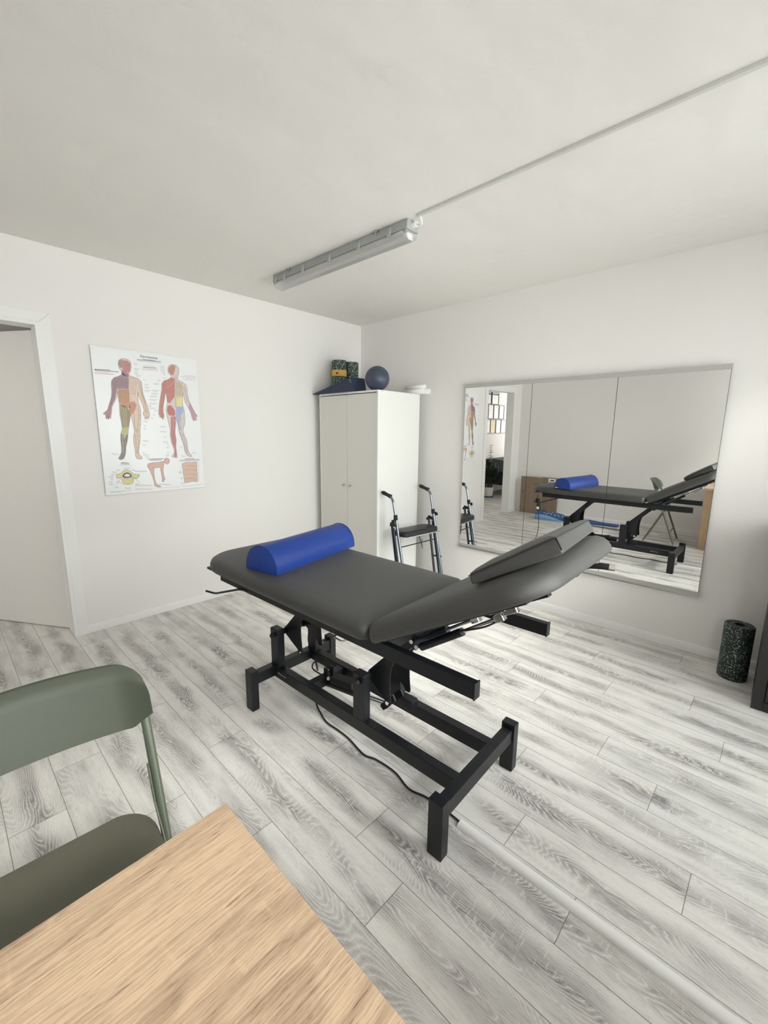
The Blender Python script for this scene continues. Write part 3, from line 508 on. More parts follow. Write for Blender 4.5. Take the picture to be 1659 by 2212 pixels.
PTEXT=[((-0.072,0.934),(0.089,0.938),1),((-0.07,0.926),(0.088,0.928),0),((-0.027,0.898),(0.043,0.899),0),((-0.036,0.887),(0.053,0.89),1),((-0.044,0.876),(0.063,0.88),2),((-0.045,0.87),(0.062,0.874),2),((-0.336,0.84),(-0.243,0.844),1),((-0.336,0.835),(-0.195,0.837),1),((-0.334,0.825),(-0.256,0.826),2),((-0.335,0.818),(-0.215,0.82),2),((-0.334,0.813),(-0.225,0.817),2),((0.247,0.858),(0.334,0.862),2),((0.221,0.848),(0.333,0.854),2),((0.258,0.84),(0.332,0.843),0),((0.237,0.83),(0.331,0.83),0),((-0.097,0.906),(-0.072,0.906),0),((-0.094,0.9),(-0.077,0.899),0),((-0.095,0.871),(-0.062,0.872),0),((-0.092,0.865),(-0.069,0.865),0),((-0.094,0.856),(-0.074,0.856),0),((-0.091,0.85),(-0.078,0.849),0),((-0.098,0.84),(-0.07,0.84),0),((-0.095,0.834),(-0.076,0.834),0),((-0.086,0.826),(-0.051,0.827),0),((-0.084,0.82),(-0.059,0.819),0),((-0.043,0.803),(-0.028,0.802),0),((-0.04,0.797),(-0.031,0.795),0),((-0.04,0.771),(-0.01,0.771),0),((-0.038,0.765),(-0.016,0.764),0),((-0.041,0.751),(0.001,0.752),0),((-0.038,0.745),(-0.008,0.744),0),((-0.041,0.729),(0.003,0.73),0),((-0.039,0.723),(-0.007,0.723),0),((-0.027,0.625),(0.002,0.623),0),((-0.024,0.618),(-0.005,0.617),0),((-0.021,0.609),(0.027,0.608),0),((-0.018,0.602),(0.017,0.601),0),((0.015,0.594),(0.034,0.592),0),((0.018,0.587),(0.029,0.585),0),((0.002,0.564),(0.017,0.561),0),((0.005,0.557),(0.013,0.555),0),((-0.013,0.538),(0.002,0.536),0),((-0.011,0.532),(-0.001,0.529),0),((-0.066,0.513),(-0.035,0.511),0),((-0.064,0.507),(-0.042,0.505),0),((-0.069,0.484),(-0.049,0.482),0),((-0.066,0.477),(-0.054,0.475),0),((-0.072,0.462),(-0.051,0.459),0),((-0.069,0.455),(-0.056,0.453),0),((-0.082,0.375),(-0.038,0.372),0),((-0.079,0.368),(-0.047,0.365),0),((-0.085,0.347),(-0.062,0.344),0),((-0.083,0.34),(-0.067,0.337),0),((-0.09,0.291),(-0.075,0.288),0),((-0.088,0.284),(-0.079,0.281),0),((-0.089,0.275),(-0.045,0.271),0),((-0.087,0.268),(-0.055,0.264),0),((-0.076,0.258),(-0.045,0.254),0),((-0.074,0.251),(-0.052,0.247),0),((0.078,0.907),(0.115,0.908),0),((0.081,0.9),(0.107,0.901),0),((0.078,0.889),(0.114,0.89),0),((0.08,0.882),(0.106,0.882),0),((0.083,0.873),(0.115,0.873),0),((0.086,0.867),(0.108,0.866),0),((0.093,0.857),(0.114,0.857),0),((0.096,0.851),(0.109,0.85),0),((0.093,0.826),(0.114,0.825),0),((0.096,0.82),(0.109,0.818),0),((0.053,0.807),(0.072,0.806),0),((0.056,0.801),(0.067,0.799),0),((0.023,0.781),(0.065,0.782),0),((0.025,0.775),(0.056,0.775),0),((0.011,0.733),(0.062,0.734),0),((0.013,0.727),(0.051,0.727),0),((0.004,0.713),(0.052,0.713),0),((0.007,0.706),(0.042,0.706),0),((-0.008,0.693),(0.047,0.694),0),((-0.006,0.686),(0.036,0.686),0),((-0.013,0.668),(0.04,0.668),0),((-0.01,0.661),(0.029,0.661),0),((-0.015,0.642),(0.038,0.642),0),((-0.013,0.635),(0.027,0.635),0),((0.078,0.6),(0.09,0.598),0),((0.081,0.594),(0.087,0.591),0),((0.078,0.53),(0.091,0.527),0),((0.081,0.523),(0.088,0.52),0),((0.042,0.478),(0.091,0.476),0),((0.045,0.471),(0.08,0.469),0),((0.041,0.443),(0.092,0.44),0),((0.043,0.436),(0.081,0.433),0),((0.064,0.404),(0.084,0.401),0),((0.067,0.397),(0.079,0.394),0),((0.054,0.367),(0.095,0.363),0),((0.057,0.36),(0.086,0.356),0),((0.08,0.349),(0.097,0.346),0),((0.083,0.342),(0.093,0.339),0),((0.076,0.326),(0.098,0.322),0),((0.078,0.319),(0.093,0.316),0),((0.176,0.327),(0.191,0.324),0),((0.179,0.32),(0.187,0.317),0),((0.265,0.282),(0.295,0.278),0),((0.268,0.275),(0.289,0.271),0),((0.182,0.257),(0.214,0.253),0),((0.185,0.249),(0.207,0.246),0),((0.075,0.285),(0.096,0.282),0),((0.078,0.278),(0.091,0.275),0),((0.062,0.266),(0.096,0.262),0),((0.065,0.259),(0.089,0.255),0),((-0.288,0.287),(-0.243,0.283),0),((-0.286,0.281),(-0.253,0.277),0),((-0.225,0.186),(-0.176,0.181),0),((-0.223,0.18),(-0.181,0.175),0),((-0.272,0.175),(-0.243,0.17),0),((-0.27,0.169),(-0.247,0.165),0),((-0.174,0.169),(-0.149,0.165),0),((-0.172,0.163),(-0.152,0.16),0),((-0.297,0.16),(-0.264,0.155),0),((-0.296,0.154),(-0.268,0.15),0),((-0.306,0.144),(-0.28,0.14),0),((-0.304,0.138),(-0.283,0.134),0),((-0.322,0.13),(-0.289,0.125),0),((-0.32,0.124),(-0.293,0.12),0),((-0.311,0.114),(-0.293,0.11),0),((-0.309,0.108),(-0.296,0.105),0),((-0.32,0.094),(-0.296,0.09),0),((-0.318,0.088),(-0.299,0.084),0),((-0.321,0.078),(-0.296,0.073),0),((-0.319,0.072),(-0.299,0.068),0),((-0.29,0.055),(-0.265,0.05),0),((-0.289,0.049),(-0.268,0.045),0),((-0.228,0.044),(-0.188,0.038),0),((-0.226,0.038),(-0.193,0.033),0),((-0.156,0.067),(-0.136,0.062),0),((-0.154,0.06),(-0.138,0.057),0),((-0.157,0.16),(-0.069,0.152),0),((-0.155,0.154),(-0.079,0.147),0),((0.161,0.172),(0.169,0.169),0),((0.164,0.165),(0.168,0.163),0),((0.159,0.143),(0.176,0.139),0),((0.161,0.136),(0.174,0.133),0),((0.149,0.132),(0.178,0.127),0),((0.152,0.125),(0.175,0.121),0),((0.158,0.089),(0.181,0.084),0),((0.16,0.082),(0.178,0.078),0),((0.161,0.05),(0.184,0.045),0),((0.163,0.043),(0.181,0.039),0),((-0.002,0.053),(0.093,0.042),0),((0.0,0.046),(0.083,0.037),0),((-0.161,0.059),(-0.041,0.046),0),((-0.159,0.052),(-0.054,0.041),0),((-0.235,0.222),(-0.186,0.217),1),((-0.24,0.213),(-0.182,0.208),1),((-0.25,0.202),(-0.169,0.196),0),((-0.059,0.239),(0.051,0.239),1),((-0.047,0.231),(0.037,0.232),1),((0.207,0.232),(0.279,0.231),1),((0.168,0.223),(0.318,0.223),1),((0.161,0.214),(0.328,0.214),0),((-0.163,0.03),(-0.04,0.022),2),((-0.164,0.022),(-0.049,0.014),2),((-0.32,0.021),(-0.185,0.021),0),((-0.32,0.017),(-0.245,0.015),0),((0.165,0.021),(0.337,0.021),0),((0.007,0.02),(0.156,0.019),2),((0.307,0.196),(0.317,0.195),0),((0.306,0.185),(0.316,0.185),0),((0.306,0.175),(0.316,0.174),0),((0.305,0.164),(0.315,0.164),0),((0.304,0.154),(0.314,0.153),0),((0.303,0.143),(0.313,0.143),0),((0.303,0.133),(0.313,0.132),0),((0.302,0.122),(0.312,0.121),0),((0.301,0.112),(0.311,0.111),0),((0.3,0.101),(0.31,0.1),0),((0.3,0.09),(0.31,0.09),0),((0.299,0.08),(0.309,0.079),0),((0.298,0.069),(0.308,0.068),0),((0.298,0.059),(0.308,0.058),0),((-0.336,0.97),(-0.325,0.97),0)]

def poly_face(bm, pts, y, mi=0):
    vs = [bm.verts.new((p[0], y, p[1])) for p in pts]
    from mathutils.geometry import tessellate_polygon
    for tr in tessellate_polygon([[Vector((p[0], p[1], 0)) for p in pts]]):
        bm.faces.new([vs[i] for i in tr]).material_index = mi
def pline(bm, pts, w, y, mi=0):
    for a, b in zip(pts, pts[1:]):
        a, b = Vector((a[0], a[1])), Vector((b[0], b[1])); d = b-a
        if d.length < 1e-5: continue
        n = Vector((-d.y, d.x)).normalized()*w/2
        bm.faces.new([bm.verts.new((p.x, y, p.y)) for p in (a+n, a-n, b-n, b+n)]).material_index = mi
def pc(name, r, g, b):
    k = 0.86; return plain(name, srgb(r*k+236*(1-k), g*k+238*(1-k), b*k+240*(1-k)), 0.4, var=0.16, bscale=160)
def chart():
    t = thing('anatomy_wall_chart', 'white anatomical dermatome chart with two standing figures hung on the wall beside the door', 'poster', (-2.119, -0.003, 0.958))
    bm = BM(); n = 14; ys = lambda v: -0.006-0.006*math.sin(v*math.pi)-0.003*math.sin(v*7)
    box(bm, -0.347, 0.347, -0.0085, -0.006, 0.006, 0.992); obj('chart_sheet', bm, M['poster_paper'], t)
    for nm, z in (('top_rail', 0.990), ('bottom_rail', 0.002)):
        bm = BM(); tube(bm, [(-0.35, -0.007, z), (0.35, -0.007, z)], 0.0055, 10); obj(nm, bm, M['white_plastic'], t, smooth=True)
    pal = {'armchest': (138, 108, 122), 'hand': (158, 108, 118), 'abdomen': (182, 128, 92), 'pelvis': (190, 120, 100), 'thigh': (134, 120, 88), 'knee': (176, 172, 110),
           'calf': (118, 110, 102), 'face': (176, 116, 104), 'skull': (150, 128, 128), 'neck': (124, 100, 122), 'bskin': (180, 108, 98), 'bglute': (176, 96, 90), 'bleg': (178, 106, 98),
           'bribs': (196, 178, 150), 'byellow': (214, 208, 130), 'bblue': (150, 160, 204), 'bhand': (180, 138, 150), 'bhead': (178, 120, 100)}
    def figure(name, base, bc, regs, lines):
        mats = [pc(name+'_skin', *bc)] + [pc('print_'+r, *pal[r]) for r in regs] + [pc('outline', 120, 92, 84)]
        bm = BM(); poly_face(bm, POSTER[base], -0.0090)
        for i, r in enumerate(regs): poly_face(bm, REGION[r], -0.0092, i+1)
        pline(bm, POSTER[base]+[POSTER[base][0]], 0.0022, -0.0094, len(mats)-1)
        o = obj(name, bm, mats, t); return o
    figure('printed_front_figure', 'front', (214, 188, 168), ['armchest', 'hand', 'abdomen', 'pelvis', 'thigh', 'knee', 'calf', 'face', 'skull', 'neck'], None)
    figure('printed_back_figure', 'back', (206, 190, 190), ['bskin', 'bglute', 'bleg', 'bribs', 'byellow', 'bblue', 'bhand', 'bhead'], None)
    figure('printed_bending_figure', 'bend', (206, 164, 148), [], None)
    figure('printed_back_section', 'section', (206, 172, 150), [], None)
    bm = BM(); poly_face(bm, POSTER['vert'], -0.0090, 0); poly_face(bm, POSTER['vbody'], -0.0092, 0); poly_face(bm, POSTER['vring'], -0.0093, 1); poly_face(bm, POSTER['vwhite'], -0.0095, 2)
    pline(bm, POSTER['vert']+[POSTER['vert'][0]], 0.0016, -0.0096, 1); pline(bm, POSTER['vbody']+[POSTER['vbody'][0]], 0.0016, -0.0096, 1)
    obj('printed_vertebra', bm, [pc('vertebra_yellow', 206, 198, 130), pc('vertebra_dark', 62, 54, 62), pc('cord_white', 226, 214, 214)], t)
    bm = BM(); mats = [pc('rib_line', 128, 100, 82), pc('x1', 40, 40, 40), pc('x2', 190, 110, 110), pc('muscle_line', 206, 190, 150), pc('light_line', 214, 182, 160), pc('nerve_line', 150, 142, 70)]
    for pts, c in PLINES: pline(bm, pts, 0.0018, -0.0098, c)
    obj('printed_muscle_lines', bm, mats, t)['kind'] = 'stuff'
    bm = BM()
    for a, b, c in PTEXT: pline(bm, [a, b], (0.0016, 0.0030, 0.0018)[c], -0.0094, c)
    obj('printed_captions', bm, [M['ink'], M['ink_black'], M['ink_red']], t)['kind'] = 'stuff'
    base = Matrix(((1, 0, 0, 0), (0, 0, -1, -0.0092), (0, 1, 0, 0), (0, 0, 0, 1)))
    text_mesh('printed_title', 'Dermatome', 0.0235, M['ink_black'], t, Matrix.Translation((0.008, 0, 0.953)) @ base)
    text_mesh('printed_title', 'Dermatomes', 0.0160, M['ink'], t, Matrix.Translation((0.008, 0, 0.938)) @ base)
chart()

# ------------------------------------------------------------------ treatment couch
TH = R(1.1)
couch = thing('treatment_couch', 'dark grey padded treatment couch on a black steel lifting frame, backrest raised', 'treatment couch', (-2.028, -2.16, 0), TH)
def cb(name, *b, bev=0.0025, m='black_metal', parent=couch): return bxo(name, b, M[m], parent, bevel=bev)
BK = M['black_metal']
for sx in (-1, 1):
    for y0, y1 in ((-0.598, -0.540), (0.549, 0.606)):
        x0, x1 = sorted((sx*0.241, sx*0.282))
        lg = cb('leg', x0, x1, y0, y1, 0.004, 0.216)
        cb('foot_pad', x0+0.002, x1-0.002, y0+0.002, y1-0.002, 0.0, 0.0045, bev=0.001, m='rubber', parent=lg)
for y0, y1 in ((-0.589, -0.547), (0.556, 0.598)):
    cb('base_crossbar', -0.2412, 0.2412, y0, y1, 0.137, 0.196)
for sx in (-1, 1):
    x0, x1 = sorted((sx*0.100, sx*0.141)); cb('base_beam', x0, x1, -0.548, 0.557, 0.136, 0.195)
    for y0, y1 in ((-0.100, -0.036), (0.517, 0.581)):
        p = cb('lift_post', x0, x1, y0, y1, 0.1945, 0.405)
        yc = (y0+y1)/2
        bm = BM(); tube(bm, [(x0-0.002 if sx < 0 else x1+0.002, yc, 0.372), (sx*0.157, yc, 0.372)], 0.0125, 16); tube(bm, [(sx*0.157, yc, 0.372), (sx*0.162, yc, 0.372)], 0.009, 16)
        obj('pivot_knob', bm, M['rubber'], p, smooth=True)
cb('base_inner_crossbar', -0.1005, 0.1005, 0.285, 0.325, 0.14, 0.19)
# lifting arms: shaft, two curved plates and the slanting bar
def arm(yp, yb, zb):
    zp = 0.372; nm = 'lift_arm'
    bm = BM(); tube(bm, [(-0.1005, yp, zp), (0.1005, yp, zp)], 0.0145, 18)
    a = obj(nm, bm, BK, couch, smooth=True)
    yt, zt = yp-0.235, 0.612
    # curved plate outline (y, z), relative to the pivot
    tip = (yp-0.138, 0.497)
    pl = [(yp+0.012, zp+0.014), (yp+0.018, zp-0.005), (yp+0.004, zp-0.02)]
    pl += [(yb+0.022, zb+0.006), (yb+0.010, zb-0.014), (yb-0.012, zb-0.012)]
    for k in range(9):
        u = k/8; pl.append(((1-u)**2*(yb-0.016)+2*u*(1-u)*(yb+0.006)+u*u*tip[0], (1-u)**2*zb+2*u*(1-u)*(zb+0.13)+u*u*tip[1]))
    pl.append((tip[0]+0.012, tip[1]+0.020)); pl.append((yp-0.08, 0.465))
    for sx in (-1, 1):
        bm = BM(); prism(bm, pl, lambda u, v, w: (w, u, v), sx*0.062, sx*0.068); p = obj('curved_plate', bm, BK, a, bevel=0.0012)
        bm = BM(); tube(bm, [(sx*0.068, yb, zb), (sx*0.076, yb, zb)], 0.0085, 14); obj('bolt', bm, M['chrome'], a, smooth=True)
    bm = BM()
    d = Vector((0, yt-yp, zt-zp)).normalized(); n = Vector((0, -d.z, d.y))*0.020
    o = Vector((0, yp, zp)); e = Vector((0, yt-0.02, zt+0.028))
    for sx in (-1, 1):
        q = [o-n, o+n, e+n, e-n]
        A = [bm.verts.new(v+Vector((sx*0.061, 0, 0))) for v in q]; B = [bm.verts.new(v+Vector((sx*0.036, 0, 0))) for v in q]
        bm.faces.new(A); bm.faces.new(B[::-1])
        for i in range(4): bm.faces.new((A[i], A[(i+1) % 4], B[(i+1) % 4], B[i]))
    obj('slanting_bar', bm, BK, a, bevel=0.002)
    bm = BM(); prism(bm, [(yt+0.02, 0.600), (yt+0.03, 0.645), (yt-0.06, 0.645), (yt-0.04, 0.600)], lambda u, v, w: (w, u, v), -0.062, 0.062); obj('arm_head', bm, BK, a, bevel=0.002)
arm(-0.068, -0.172, 0.285)
arm(0.549, 0.428, 0.292)
cb('plate_foot', 0.055, 0.1005, -0.205, -0.135, 0.190, 0.236)
# actuator
act = BM(); tube(act, [(0.0, 0.29, 0.150), (0.0, 0.015, 0.192)], 0.021, 20); actm = obj('actuator', act, M['black_metal'], couch, smooth=True)
bm = BM(); xf(box(bm, -0.028, 0.028, -0.085, 0.075, -0.012, 0.022), Matrix.Translation((0.0, 0.175, 0.198)) @ Matrix.Rotation(R(-10), 4, 'X')); obj('motor_housing', bm, M['rubber'], actm, bevel=0.006)
bm = BM(); tube(bm, [(0, 0.02, 0.192), (0, -0.100, 0.214)], 0.0125, 18); obj('chrome_rod', bm, M['chrome'], actm, smooth=True)
bm = BM(); tube(bm, [(-0.028, -0.108, 0.216), (0.028, -0.108, 0.216)], 0.014, 16)
for sx in (-1, 1): prism(bm, [(-0.095, 0.212), (-0.112, 0.200), (-0.130, 0.215), (-0.180, 0.275), (-0.165, 0.298), (-0.145, 0.285)], lambda u, v, w: (w, u, v), sx*0.022, sx*0.030)
obj('actuator_fork', bm, BK, actm, smooth=True)
bm = BM(); box(bm, -0.024, -0.012, 0.262, 0.276, 0.180, 0.194); obj('plug_label', bm, M['white_plastic'], actm, bevel=0.002)
bm = BM(); box(bm, -0.022, -0.016, 0.272, 0.300, 0.172, 0.236); box(bm, 0.016, 0.022, 0.272, 0.300, 0.172, 0.236); obj('actuator_bracket', bm, BK, actm, bevel=0.001)
# upper frame
for sx in (-1, 1):
    x0, x1 = sorted((sx*0.255, sx*0.284)); u = cb('upper_tube', x0, x1, -0.686, 0.80, 0.642, 0.692, bev=0.002)
    cb('end_cap', x0-0.0015, x1+0.0015, -0.6905, -0.686, 0.6405, 0.6945, bev=0.001, m='black_metal', parent=u)
for y in (-0.31, 0.30, 0.78): cb('upper_crossbar', -0.2555, 0.2555, y-0.02, y+0.02, 0.645, 0.689, bev=0.002)
cb('seat_board', -0.312, 0.312, -0.27, 0.885, 0.6925, 0.7035, bev=0.002)
bm = BM()
prof = [(0.055, 0.698), (0.012, 0.696), (0.003, 0.706), (0.0, 0.720), (0.001, 0.734), (0.008, 0.748), (0.024, 0.758), (0.050, 0.764), (0.11, 0.766)]
pad(bm, -0.336, 0.336, -0.292, 0.948, (0.045, 0.195, 0.195, 0.045), prof, 10, 0.001)
sp = obj('seat_cushion', bm, M['vinyl'], couch, smooth=True)
for sx in (-1, 1):
    bm = BM(); tube(bm, arcpath([(sx*0.27, -0.085, 0.640), (sx*0.292, -0.09, 0.636), (sx*0.295, -0.14, 0.636), (sx*0.285, -0.155, 0.645)], 0.01), 0.0035, 8); obj('chrome_clip', bm, M['chrome'], couch, smooth=True)
# bent holder rods under the foot end
for sx in (-1, 1):
    bm = BM(); tube(bm, arcpath([(sx*0.272, 0.50, 0.655), (sx*0.290, 0.60, 0.648), (sx*0.300, 0.835, 0.566), (sx*0.325, 0.885, 0.574)], 0.02), 0.0055, 10)
    obj('holder_rod', bm, BK, couch, smooth=True)
# backrest, built flat (x, along, up) then tilted
BA = math.atan(0.567); c_, s_ = math.cos(BA), math.sin(BA)
BM_ = Matrix(((1, 0, 0, 0), (0, -c_, s_, -0.322), (0, s_, c_, 0.701), (0, 0, 0, 1)))
bm = BM()
prof = [(0.05, 0.004), (0.010, 0.001), (0.002, 0.008), (0.0, 0.020), (0.002, 0.036), (0.010, 0.052), (0.028, 0.066), (0.055, 0.074), (0.11, 0.078)]
pad(bm, -0.336, 0.336, -0.012, 0.658, (0.04, 0.125, 0.125, 0.04), prof, 10, 0.002); xf(bm, BM_)
bp = obj('backrest_cushion', bm, M['vinyl'], couch, smooth=True)
bm = BM(); box(bm, -0.290, 0.290, 0.02, 0.575, -0.008, 0.003); xf(bm, BM_); obj('backrest_board', bm, BK, couch, bevel=0.002)
bm = BM()
for x in (-0.12, 0.12): box(bm, x-0.012, x+0.012, 0.03, 0.56, -0.030, -0.010)
xf(bm, BM_); obj('backrest_rail', bm, BK, couch, bevel=0.002)
# gas struts
def strut(name, x, a, b, m1):
    a, b = Vector((x, *a)), Vector((x, *b)); mid = a.lerp(b, 0.56)
    bm = BM(); tube(bm, [a, mid], 0.0145, 16); s = obj(name, bm, m1, couch, smooth=True)
    bm = BM(); tube(bm, [mid, b], 0.006, 12); obj('piston_rod', bm, M['chrome'], s, smooth=True)
    bm = BM(); box(bm, x-0.012, x+0.012, -0.016, 0.016, -0.012, 0.012); v = (b-a).normalized()
    xf(bm, Matrix.Translation(b) @ Matrix.Translation((-x, 0, 0)) @ Matrix.Rotation(math.atan2(v.z, -v.y)*-1, 4, 'X')); obj('strut_bracket', bm, M['chrome'], s, bevel=0.002)
    bm = BM(); tube(bm, [a+Vector((-0.018, 0.012, 0)), a+Vector((0.018, 0.012, 0))], 0.009, 12); obj('strut_end', bm, M['chrome'], s, smooth=True)
strut('gas_strut', -0.09, (-0.330, 0.628), (-0.575, 0.795), M['dark_tube'])
strut('gas_strut', -0.13, (-0.385, 0.640), (-0.680, 0.845), M['black_metal'])
bm = BM(); tube(bm, [(-0.10, -0.33, 0.612), (0.10, -0.33, 0.612)], 0.017, 16); prism(bm, [(-0.27, 0.65), (-0.33, 0.65), (-0.35, 0.60), (-0.31, 0.595)], lambda u, v, w: (w, u, v), 0.03, 0.045); obj('strut_crossbar', bm, BK, couch, smooth=True)
bm = BM(); tube(bm, smooth_path([(-0.13, -0.52, 0.748), (-0.145, -0.58, 0.776), (-0.14, -0.64, 0.806), (-0.12, -0.69, 0.845)]), 0.003, 8); obj('release_cable', bm, M['rubber'], couch, smooth=True)
bm = BM(); box(bm, -0.02, 0.02, 0.36, 0.42, -0.034, -0.008); box(bm, -0.006, 0.014, 0.40, 0.45, -0.05, -0.02); xf(bm, Matrix.Translation((-0.13, 0, 0)) @ BM_); obj('clamp_bracket', bm, M['chrome'], couch, bevel=0.003)
# release lever under the head end
bm = BM()
lv = [(0.20, 0.50, -0.014), (0.20, 0.575, -0.020), (0.20, 0.610, -0.030), (0.205, 0.632, -0.042)]
tube(bm, [BM_ @ Vector(p) for p in lv], [0.008, 0.009, 0.012, 0.012], 12, flat=0.6); lo = obj('release_lever', bm, M['rubber'], couch, smooth=True)
bm = BM(); tube(bm, [BM_ @ Vector(p) for p in ((0.204, 0.630, -0.041), (0.208, 0.645, -0.050))], 0.0125, 12, flat=0.6); obj('lever_tip', bm, M['chrome'], lo, smooth=True)
# hand control hanging on the mirror side
hc = BM(); tube(hc, smooth_path([(0.30, 0.835, 0.612), (0.30, 0.832, 0.56), (0.30, 0.830, 0.51), (0.298, 0.828, 0.468)], 4), [0.014]*4+[0.022]*4+[0.024]*4+[0.016], 14, flat=0.6)
h = obj('hand_control', hc, M['rubber'], couch, smooth=True)
bm = BM(); box(bm, 0.318, 0.3245, 0.816, 0.844, 0.490, 0.520); obj('control_label', bm, M['white_plastic'], h, bevel=0.001)
bm = BM(); tube(bm, [(0.30, 0.850, 0.60), (0.302, 0.845, 0.66)], 0.004, 8); box(bm, 0.285, 0.315, 0.835, 0.865, 0.575, 0.615); obj('control_hook', bm, BK, h, smooth=True)
bm = BM(); tube(bm, smooth_path([(0.298, 0.828, 0.47), (0.300, 0.820, 0.38), (0.300, 0.815, 0.27), (0.300, 0.825, 0.17), (0.305, 0.845, 0.07), (0.295, 0.80, 0.010), (0.25, 0.70, 0.006), (0.19, 0.61, 0.006), (0.15, 0.565, 0.05), (0.09, 0.51, 0.14), (0.02, 0.44, 0.155), (0.01, 0.31, 0.16)], 10), 0.0038, 8)
obj('control_cable', bm, M['rubber'], h, smooth=True)
# mains cable along the floor
ci = Matrix.Rotation(-TH, 4, 'Z') @ Matrix.Translation((2.028, 2.16, 0))
wp = [(-2.03, -1.80, 0.15), (-2.05, -1.79, 0.07), (-2.06, -1.80, 0.012), (-2.088, -1.868, 0.006), (-2.114, -1.951, 0.006), (-2.113, -2.04, 0.006), (-2.117, -2.116, 0.006), (-2.138, -2.234, 0.006),
      (-2.122, -2.295, 0.006), (-2.118, -2.399, 0.006), (-2.143, -2.497, 0.006), (-2.127, -2.574, 0.006), (-2.125, -2.678, 0.006), (-2.129, -2.733, 0.006)]
bm = BM(); tube(bm, smooth_path([ci @ Vector(p) for p in wp], 8), 0.0042, 8); obj('mains_cable', bm, M['rubber'], couch, smooth=True)
# small maker's lettering on the base beam (both outer faces)
tm = Matrix(((0, 0, -1, 0), (-1, 0, 0, 0), (0, 1, 0, 0), (0, 0, 0, 1)))
for sx in (-1, 1):
    bm = BM(); y = 0.52 if sx < 0 else -0.36
    box(bm, sx*0.1413-0.0003, sx*0.1413+0.0003, y-0.006, y+0.004, 0.163, 0.173)
    for k in range(7):
        yy = y-0.014-k*0.0075; box(bm, sx*0.1413-0.0003, sx*0.1413+0.0003, yy-0.0022, yy+0.0022, 0.164, 0.1705-0.002*(k % 2))
    obj('maker_lettering', bm, M['ink'], couch)

# half-round blue bolster on the couch
t = thing('half_round_bolster', 'blue vinyl half-round bolster lying across the foot end of the couch', 'bolster', tuple(couch.matrix_basis @ Vector((0.034, 0.4995, 0.7665))), TH+R(10.7))
bm = BM(); rad = []
for k in range(25):
    a = math.pi*k/24; rad.append((0.100*math.cos(a), 0.004+0.118*math.sin(a)**0.9 if k not in (0, 24) else 0.004))
prf = [(0.100, 0.0)] + rad[1:-1] + [(-0.100, 0.0)]
rings = []
for x, sc in ((-0.304, 0.93), (-0.3015, 0.985), (-0.296, 1.0), (0.296, 1.0), (0.3015, 0.985), (0.304, 0.93)):
    rings.append([bm.verts.new((x, u*sc, max(0.0, v*sc+(1-sc)*0.05) if v > 0 else 0.0)) for u, v in prf])
for a, b in zip(rings, rings[1:]):
    for k in range(len(a)): bm.faces.new((a[k], a[(k+1) % len(a)], b[(k+1) % len(a)], b[k]))
bm.faces.new(rings[0]); bm.faces.new(rings[-1][::-1])
bo = obj('bolster_cover', bm, M['blue_vinyl'], t, smooth=True)
for sx in (-1, 1):
    bm = BM(); tube(bm, [(sx*0.3005, u, v+0.001) for u, v in prf], 0.0016, 6); obj('piping', bm, M['blue_vinyl'], t, smooth=True)
bm = BM(); box(bm, 0.3035, 0.3055, 0.055, 0.085, 0.002, 0.010); obj('care_tag', bm, M['white_plastic'], t)

# flat pillow on the backrest
t = thing('flat_pillow', 'dark grey vinyl flat pillow lying on the raised backrest of the couch', 'pillow')
t.matrix_world = couch.matrix_basis @ BM_ @ Matrix.Translation((0.0, 0.525, 0.0795)) @ Matrix.Rotation(R(-9.6), 4, 'Z')
bm = BM(); hx, hy = 0.270, 0.132
rings = []
for ins, z in ((0.010, 0.0), (0.002, 0.003), (0.0, 0.012), (0.002, 0.040), (0.006, 0.048), (0.022, 0.053), (0.06, 0.056)):
    rings.append([bm.verts.new((x, y, z - (0.016*max(0, -y/hy) if z > 0.03 else 0))) for x, y in rrect(-hx+ins, hx-ins, -hy+ins, hy-ins, [max(0.009-ins, 0.004)]*4, 5)])
for a, b in zip(rings, rings[1:]):
    for k in range(len(a)): bm.faces.new((a[k], a[(k+1) % len(a)], b[(k+1) % len(a)], b[k]))
bm.faces.new(rings[0][::-1]); bm.faces.new(rings[-1])
obj('pillow_cover', bm, M['vinyl'], t, smooth=True)
bm = BM()
sm = [(x, y, 0.0435 - 0.016*max(0, -y/hy)) for x, y in rrect(-hx-0.0005, hx+0.0005, -hy-0.0005, hy+0.0005, [0.009]*4, 5)]
tube(bm, sm+[sm[0]], 0.0015, 6); obj('top_seam', bm, M['vinyl_seam'], t, smooth=True)
bm = BM(); tube(bm, [(-hx+0.0022, hy-0.0022, 0.044), (-hx+0.0022, hy-0.0022, 0.010)], 0.0026, 6); obj('corner_seam', bm, M['vinyl_seam'], t, smooth=True)

